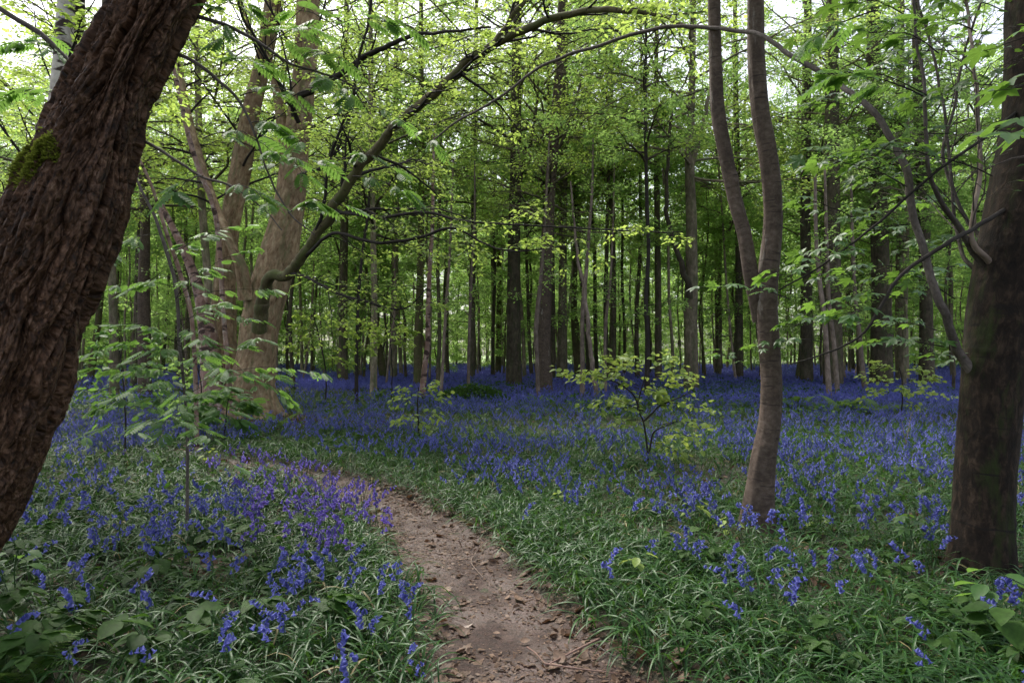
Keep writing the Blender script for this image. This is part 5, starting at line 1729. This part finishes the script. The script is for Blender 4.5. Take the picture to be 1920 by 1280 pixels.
def bough(parent, org, seed, a, b, n, proto, size, lmat):
    rng = np.random.default_rng(seed)
    a, b = np.asarray(a) - org, np.asarray(b) - org
    K = 8
    q = np.linspace(0, 1, K)[:, None]
    L = np.linalg.norm(b - a)
    c = a + (b - a) * q + np.cumsum(rng.normal(size=(K, 3)) * L * .03, 0) * q
    c[:, 2] += L * .1 * np.sin(pi * q[:, 0])
    Rn = np.linspace(.0035, .0015, K)[None]
    w, lf = Geo(), Geo()
    tubes(w, c[None], Rn, 5)
    P2, R2 = side_shoots(rng, c[None], Rn, 7, 5, .5, (30, 60), .1, .6, .1, .7, 0, .001)
    tubes(w, P2, R2, 3)
    leaves_on(rng, lf, P2, max(4, n // 3), proto, size, tilt=.6, jit=.03)
    leaves_on(rng, lf, c[None], max(4, n // 2), proto, size, tilt=.6, jit=.02)
    o = w.build('spray', M['blackbark'], parent)
    lf.build('leaves', M[lmat], o)


def young_tree(px, d, label, stems, layers, size=.07, seed=0, lmat='lime', proto=OVATE, name='beech_sapling', cat='sapling', w=7):
    """stems: pixel paths; layers: (x0,y0,x1,y1,n) leafy sprays"""
    q = px_path([(px, 900)], d)
    t = thing(name, q[0], label, cat)
    o = np.array(t.location)
    for k, st in enumerate(stems):
        add_stem(t, o, st, np.linspace(w * .6, 1.8, len(st)), d, 'blackbark', 'stem', 40, 6, small_lumps, ground=(k == 0))
    for k, (x0, y0, x1, y1, n) in enumerate(layers):
        dd = .3 * math.sin(k * 2.3 + seed)
        bough(t, o, seed * 40 + 1000 + k, P(x0, y0, d + dd * .2), P(x1, y1 + 4, d + dd), n, proto, size * 1.1, lmat)
    return t


young_tree(1214, 8.3, 'young beech with bright yellow-green leaves rising from the bluebells', [[(1216, 900), (1212, 840), (1206, 790), (1196, 760), (1208, 710), (1212, 680)], [(1206, 790, 0), (1240, 760, 0), (1290, 740, 0)],
                                                                                               [(1200, 770), (1180, 730), (1120, 705)], [(1216, 850), (1228, 810), (1270, 790)]],
           [(1200, 740, 1050, 695, 26), (1200, 725, 1100, 690, 22), (1205, 715, 1130, 672, 20), (1208, 700, 1180, 668, 12), (1210, 700, 1262, 668, 14), (1210, 720, 1290, 700, 20), (1215, 740, 1310, 720, 20),
            (1205, 770, 1110, 758, 18), (1212, 775, 1150, 745, 18), (1215, 760, 1335, 770, 22), (1225, 800, 1325, 790, 16), (1225, 820, 1310, 825, 16), (1200, 740, 1240, 735, 14), (1210, 790, 1160, 790, 10),
            (1200, 730, 1080, 715, 18), (1218, 830, 1280, 850, 10), (1215, 745, 1260, 750, 14)], .075, 1)
young_tree(786, 10.5, 'small bright-leaved beech sapling at the foot of the young birch', [[(790, 860), (786, 800), (784, 760), (786, 725)]],
           [(786, 760, 735, 745, 12), (786, 745, 742, 722, 10), (786, 740, 840, 735, 12), (786, 770, 830, 790, 12), (785, 780, 745, 785, 12), (786, 735, 815, 718, 8), (786, 790, 800, 815, 10)], .075, 2)
young_tree(1690, 14, 'pale green bush under the dark trunks near the thick right trunk', [[(1690, 800), (1692, 740), (1688, 690)]],
           [(1690, 720, 1625, 705, 22), (1690, 720, 1760, 710, 22), (1688, 700, 1650, 682, 18), (1690, 700, 1740, 690, 18), (1690, 735, 1620, 735, 20), (1690, 740, 1770, 745, 20), (1690, 725, 1700, 730, 16), (1692, 750, 1730, 768, 16)], .09, 3, w=5)
young_tree(600, 17, 'low leafy beech bough lit green right of the big sycamore', [[(610, 800), (612, 700), (600, 640), (590, 600)]],
           [(600, 640, 545, 615, 26), (600, 620, 660, 600, 26), (600, 630, 690, 630, 30), (600, 610, 560, 590, 20), (605, 660, 700, 650, 26), (600, 650, 540, 650, 24), (600, 670, 650, 675, 18)], .11, 4, 'beech', w=5)
young_tree(735, 19, 'leafy sapling with a flat bright bough left of the straight brown trunk', [[(735, 760), (735, 680), (730, 620)]],
           [(732, 625, 680, 615, 26), (732, 620, 780, 625, 26), (730, 630, 700, 640, 18), (730, 640, 770, 645, 18)], .11, 5, 'beech', w=4)
young_tree(420, 10, 'low rowan bush with pale feathered leaves in front of the big sycamore', [[(420, 840), (425, 780), (430, 740)]],
           [(425, 770, 370, 750, 8), (425, 765, 470, 750, 8), (425, 780, 380, 790, 8), (428, 755, 415, 735, 6), (425, 790, 460, 790, 7)], .2, 6, 'rowan', ROWAN, 'rowan_sapling', w=5)

young_tree(235, 8.5, 'low leafy bush with pale tiered sprays between the leaning trunk and the rowan sapling', [[(235, 860), (236, 780), (230, 700), (222, 640)]],
           [(232, 700, 165, 690, 14), (232, 690, 300, 680, 14), (226, 660, 180, 640, 12), (226, 650, 290, 645, 12), (235, 730, 170, 735, 14), (235, 735, 310, 730, 14), (235, 760, 190, 770, 12), (235, 765, 290, 775, 12), (222, 640, 200, 620, 10)], .085, 7, 'rowan', OVATE, 'leafy_bush', 'bush', w=6)
young_tree(375, 12, 'dark leafy bush against the foot of the big sycamore stems', [[(375, 800), (378, 740), (372, 690)]],
           [(376, 720, 320, 710, 20), (376, 715, 420, 705, 20), (373, 695, 330, 680, 18), (373, 695, 410, 680, 18), (376, 745, 320, 750, 18), (376, 745, 430, 750, 18), (376, 765, 345, 772, 14)], .09, 8, 'beechfar', OVATE, 'leafy_bush', 'bush', w=5)


def fern(px, d, label, n, L, seed, group=None):
    rng = np.random.default_rng(1200 + seed)
    x = (px - 960) / FX * d
    t = thing('fern', (x, d, float(ground_h(x, d))), label, 'fern', group)
    az = np.arange(n) * 2 * pi / n + rng.normal(size=n) * .3
    for k in range(n):
        gg = Geo()
        scatter(gg, FERN, np.zeros((1, 3)), np.array([[cos(az[k]), sin(az[k]), rng.uniform(.1, .7)]]), np.array([[0, 0, 1.]]) + rng.normal(size=(1, 3)) * .15, L * rng.uniform(.8, 1.15), rng.random(1))
        gg.build('frond', M['fern'], t)


fern(1575, 15.5, 'wide dark fern clump in the bluebells right of the two-stemmed tree', 13, .85, 1)
fern(1640, 15.0, 'fern clump with upright fronds left of the pale bush', 12, .8, 2)
fern(1490, 16.5, 'fern clump closest to the two-stemmed tree', 11, .8, 3)
fern(1160, 17, 'small fern left of the young beech', 9, .6, 4)
fern(1010, 18, 'small fern under the pale crooked sapling', 9, .6, 5)
fern(40, 2.72, 'fern with small green fronds in the bottom left corner', 5, .3, 6)
fern(520, 12.0, 'fern fronds right of the foot of the big sycamore', 9, .6, 7)
fern(700, 20, 'small fern far back left of the young birch', 9, .7, 8)

# green brushwood mound in the flowers
t = thing('brushwood_mound', (float((885 - 960) / FX * 18), 18.0, 0.0), 'low mound of brushwood and green leaves in the flowers left of the middle', 'brush pile')
rng = np.random.default_rng(1300)
wg, lf = Geo(), Geo()
n = 260
az, rr_ = rng.uniform(0, 2 * pi, n), np.sqrt(rng.random(n))
c0 = np.stack([rr_ * np.cos(az) * 1.1, rr_ * np.sin(az) * .8, .5 * (1 - rr_ ** 2) * rng.random(n)], 1)
dv = rdir(rng, n, .35) * rng.uniform(.15, .5, n)[:, None]
tubes(wg, c0[:, None] + dv[:, None] * np.linspace(-.5, .5, 4)[None, :, None], np.full((n, 4), .006), 3)
n = 3200
az, rr_ = rng.uniform(0, 2 * pi, n), np.sqrt(rng.random(n))
c0 = np.stack([rr_ * np.cos(az) * 1.15, rr_ * np.sin(az) * .85, .1 + .48 * (1 - rr_ ** 2) * rng.uniform(.6, 1.05, n)], 1)
scatter(lf, OVATE, c0, rdir(rng, n, .5), np.array([0, 0, 1.]) + rng.normal(size=(n, 3)) * .5, rng.uniform(.04, .09, n))
wg.build('twigs', M['blackbark'], t); lf.build('leaves', M['bramble'], t)

# sticks
def stick(label, pts, w, mat='greybark', name='fallen_twig', extra=(), z=.012):
    q = []
    for px, py in pts:
        d = gdist(py); x = (px - 960) / FX * d
        q.append((x, d, float(ground_h(x, d)) + .012 + z))
    q = np.array(q)
    t = thing(name, q[0], label, 'twig')
    pp, ee = spline(q, 40, np.linspace(w, w * .5, len(q)))
    v, f, bk = sweep(pp, ee[:, 0], 7, lambda cx, cy_, S, th, r: r * .3 * fbm(cx * 90, cy_ * 90, S * 40, 2, 5))
    Geo().add(v - q[0], f, None, bk).build('stick', M[mat], t)
    for e in extra:
        qq = []
        for px, py in e:
            d = gdist(py); x = (px - 960) / FX * d
            qq.append((x, d, float(ground_h(x, d)) + .02 + z))
        pp, ee = spline(np.array(qq), 24, np.linspace(w * .7, w * .3, len(qq)))
        v, f, bk = sweep(pp, ee[:, 0], 6)
        Geo().add(v - q[0], f, None, bk).build('side_twig', M[mat], t)


stick('forked brown twig lying across the path at the bottom of the picture', [(1122, 1200), (1085, 1218), (1050, 1236), (1022, 1248)], .006, 'redbirch', extra=([(988, 1215), (1004, 1228), (1022, 1248)], [(1022, 1248), (1100, 1262), (1160, 1268)]))
stick('thin pale bent twig on the middle of the path', [(893, 1032), (884, 1052), (905, 1078)], .0035, 'palebark')
stick('dark twig lying along the right side of the path', [(1110, 1205), (1150, 1240), (1180, 1250)], .004, 'greybark', 'fallen_twig')
stick('short brown stick among leaves left of the path', [(415, 1222), (440, 1216), (462, 1214)], .005, 'palebark')
stick('small fallen stick on the flowers right of the path bend', [(640, 868), (655, 860), (690, 864)], .006, 'greybark')
stick('mossy fallen branch lying behind the path bend by the big sycamore', [(300, 812), (400, 806), (500, 812), (560, 806)], .03, 'olivebark', 'fallen_branch', z=.03)
for k, (label, px0, h_, dx) in enumerate([('dry straw-coloured stalk leaning right in the bluebells near the right trunk', 1694, .55, .10), ('shorter dry straw stalk leaning left in the bluebells near the right trunk', 1699, .42, -.07)]):
    d = 9.5 + .1 * k
    x = (px0 - 960) / FX * d
    t = thing('dry_stalk', (x, d, 0), label, 'stalk')
    gg = Geo(); tubes(gg, np.array([[(0, 0, 0), (dx * .5, 0, h_ * .5), (dx, 0, h_)]]), np.array([[.006, .005, .003]]), 5)
    gg.build('stem', M['pale_litter'], t)


def dead_leaf(px, py, label, size, proto, mat, rot, seed):
    d = gdist(py); x = (px - 960) / FX * d
    gg = Geo()
    z = float(ground_h(x, d)) + .022
    rng = np.random.default_rng(seed)
    scatter(gg, proto, np.zeros((1, 3)), np.array([[cos(rot), sin(rot), .05]]), np.array([[0, 0, 1.]]) + rng.normal(size=(1, 3)) * .2, size, np.array([.9]))
    tag(gg.build('dead_leaf', M[mat], origin=None), label, 'dead leaf').location = (x, d, z)


dead_leaf(862, 1172, 'bleached white leaf lying flat on the path', .07, curl2, 'pale_litter', .2, 1)
dead_leaf(925, 1183, 'curled tan leaf just right of the white leaf on the path', .04, curl, 'litter', -.4, 2)
dead_leaf(975, 1198, 'long tan leaf fragment at the right side of the path', .05, curl, 'litter', .1, 3)
dead_leaf(235, 1220, 'pale dead leaf lying among bluebells at the lower left', .09, curl2, 'pale_litter', 1.2, 4)
dead_leaf(430, 1205, 'large curled brown leaf left of the path near the bottom', .11, curl, 'litter', .6, 5)
dead_leaf(185, 1230, 'flat brown dead leaf in the lower left corner', .12, curl, 'litter', 2.0, 6)
dead_leaf(110, 1085, 'pale brown dead leaf under the brambles at the left', .09, curl2, 'pale_litter', 2.6, 7)
dead_leaf(1560, 1110, 'curled brown leaf in the grass at the lower right', .1, curl, 'litter', .3, 8)
dead_leaf(1425, 1165, 'narrow pale leaf in the strap leaves right of the path', .07, curl, 'pale_litter', -.6, 9)
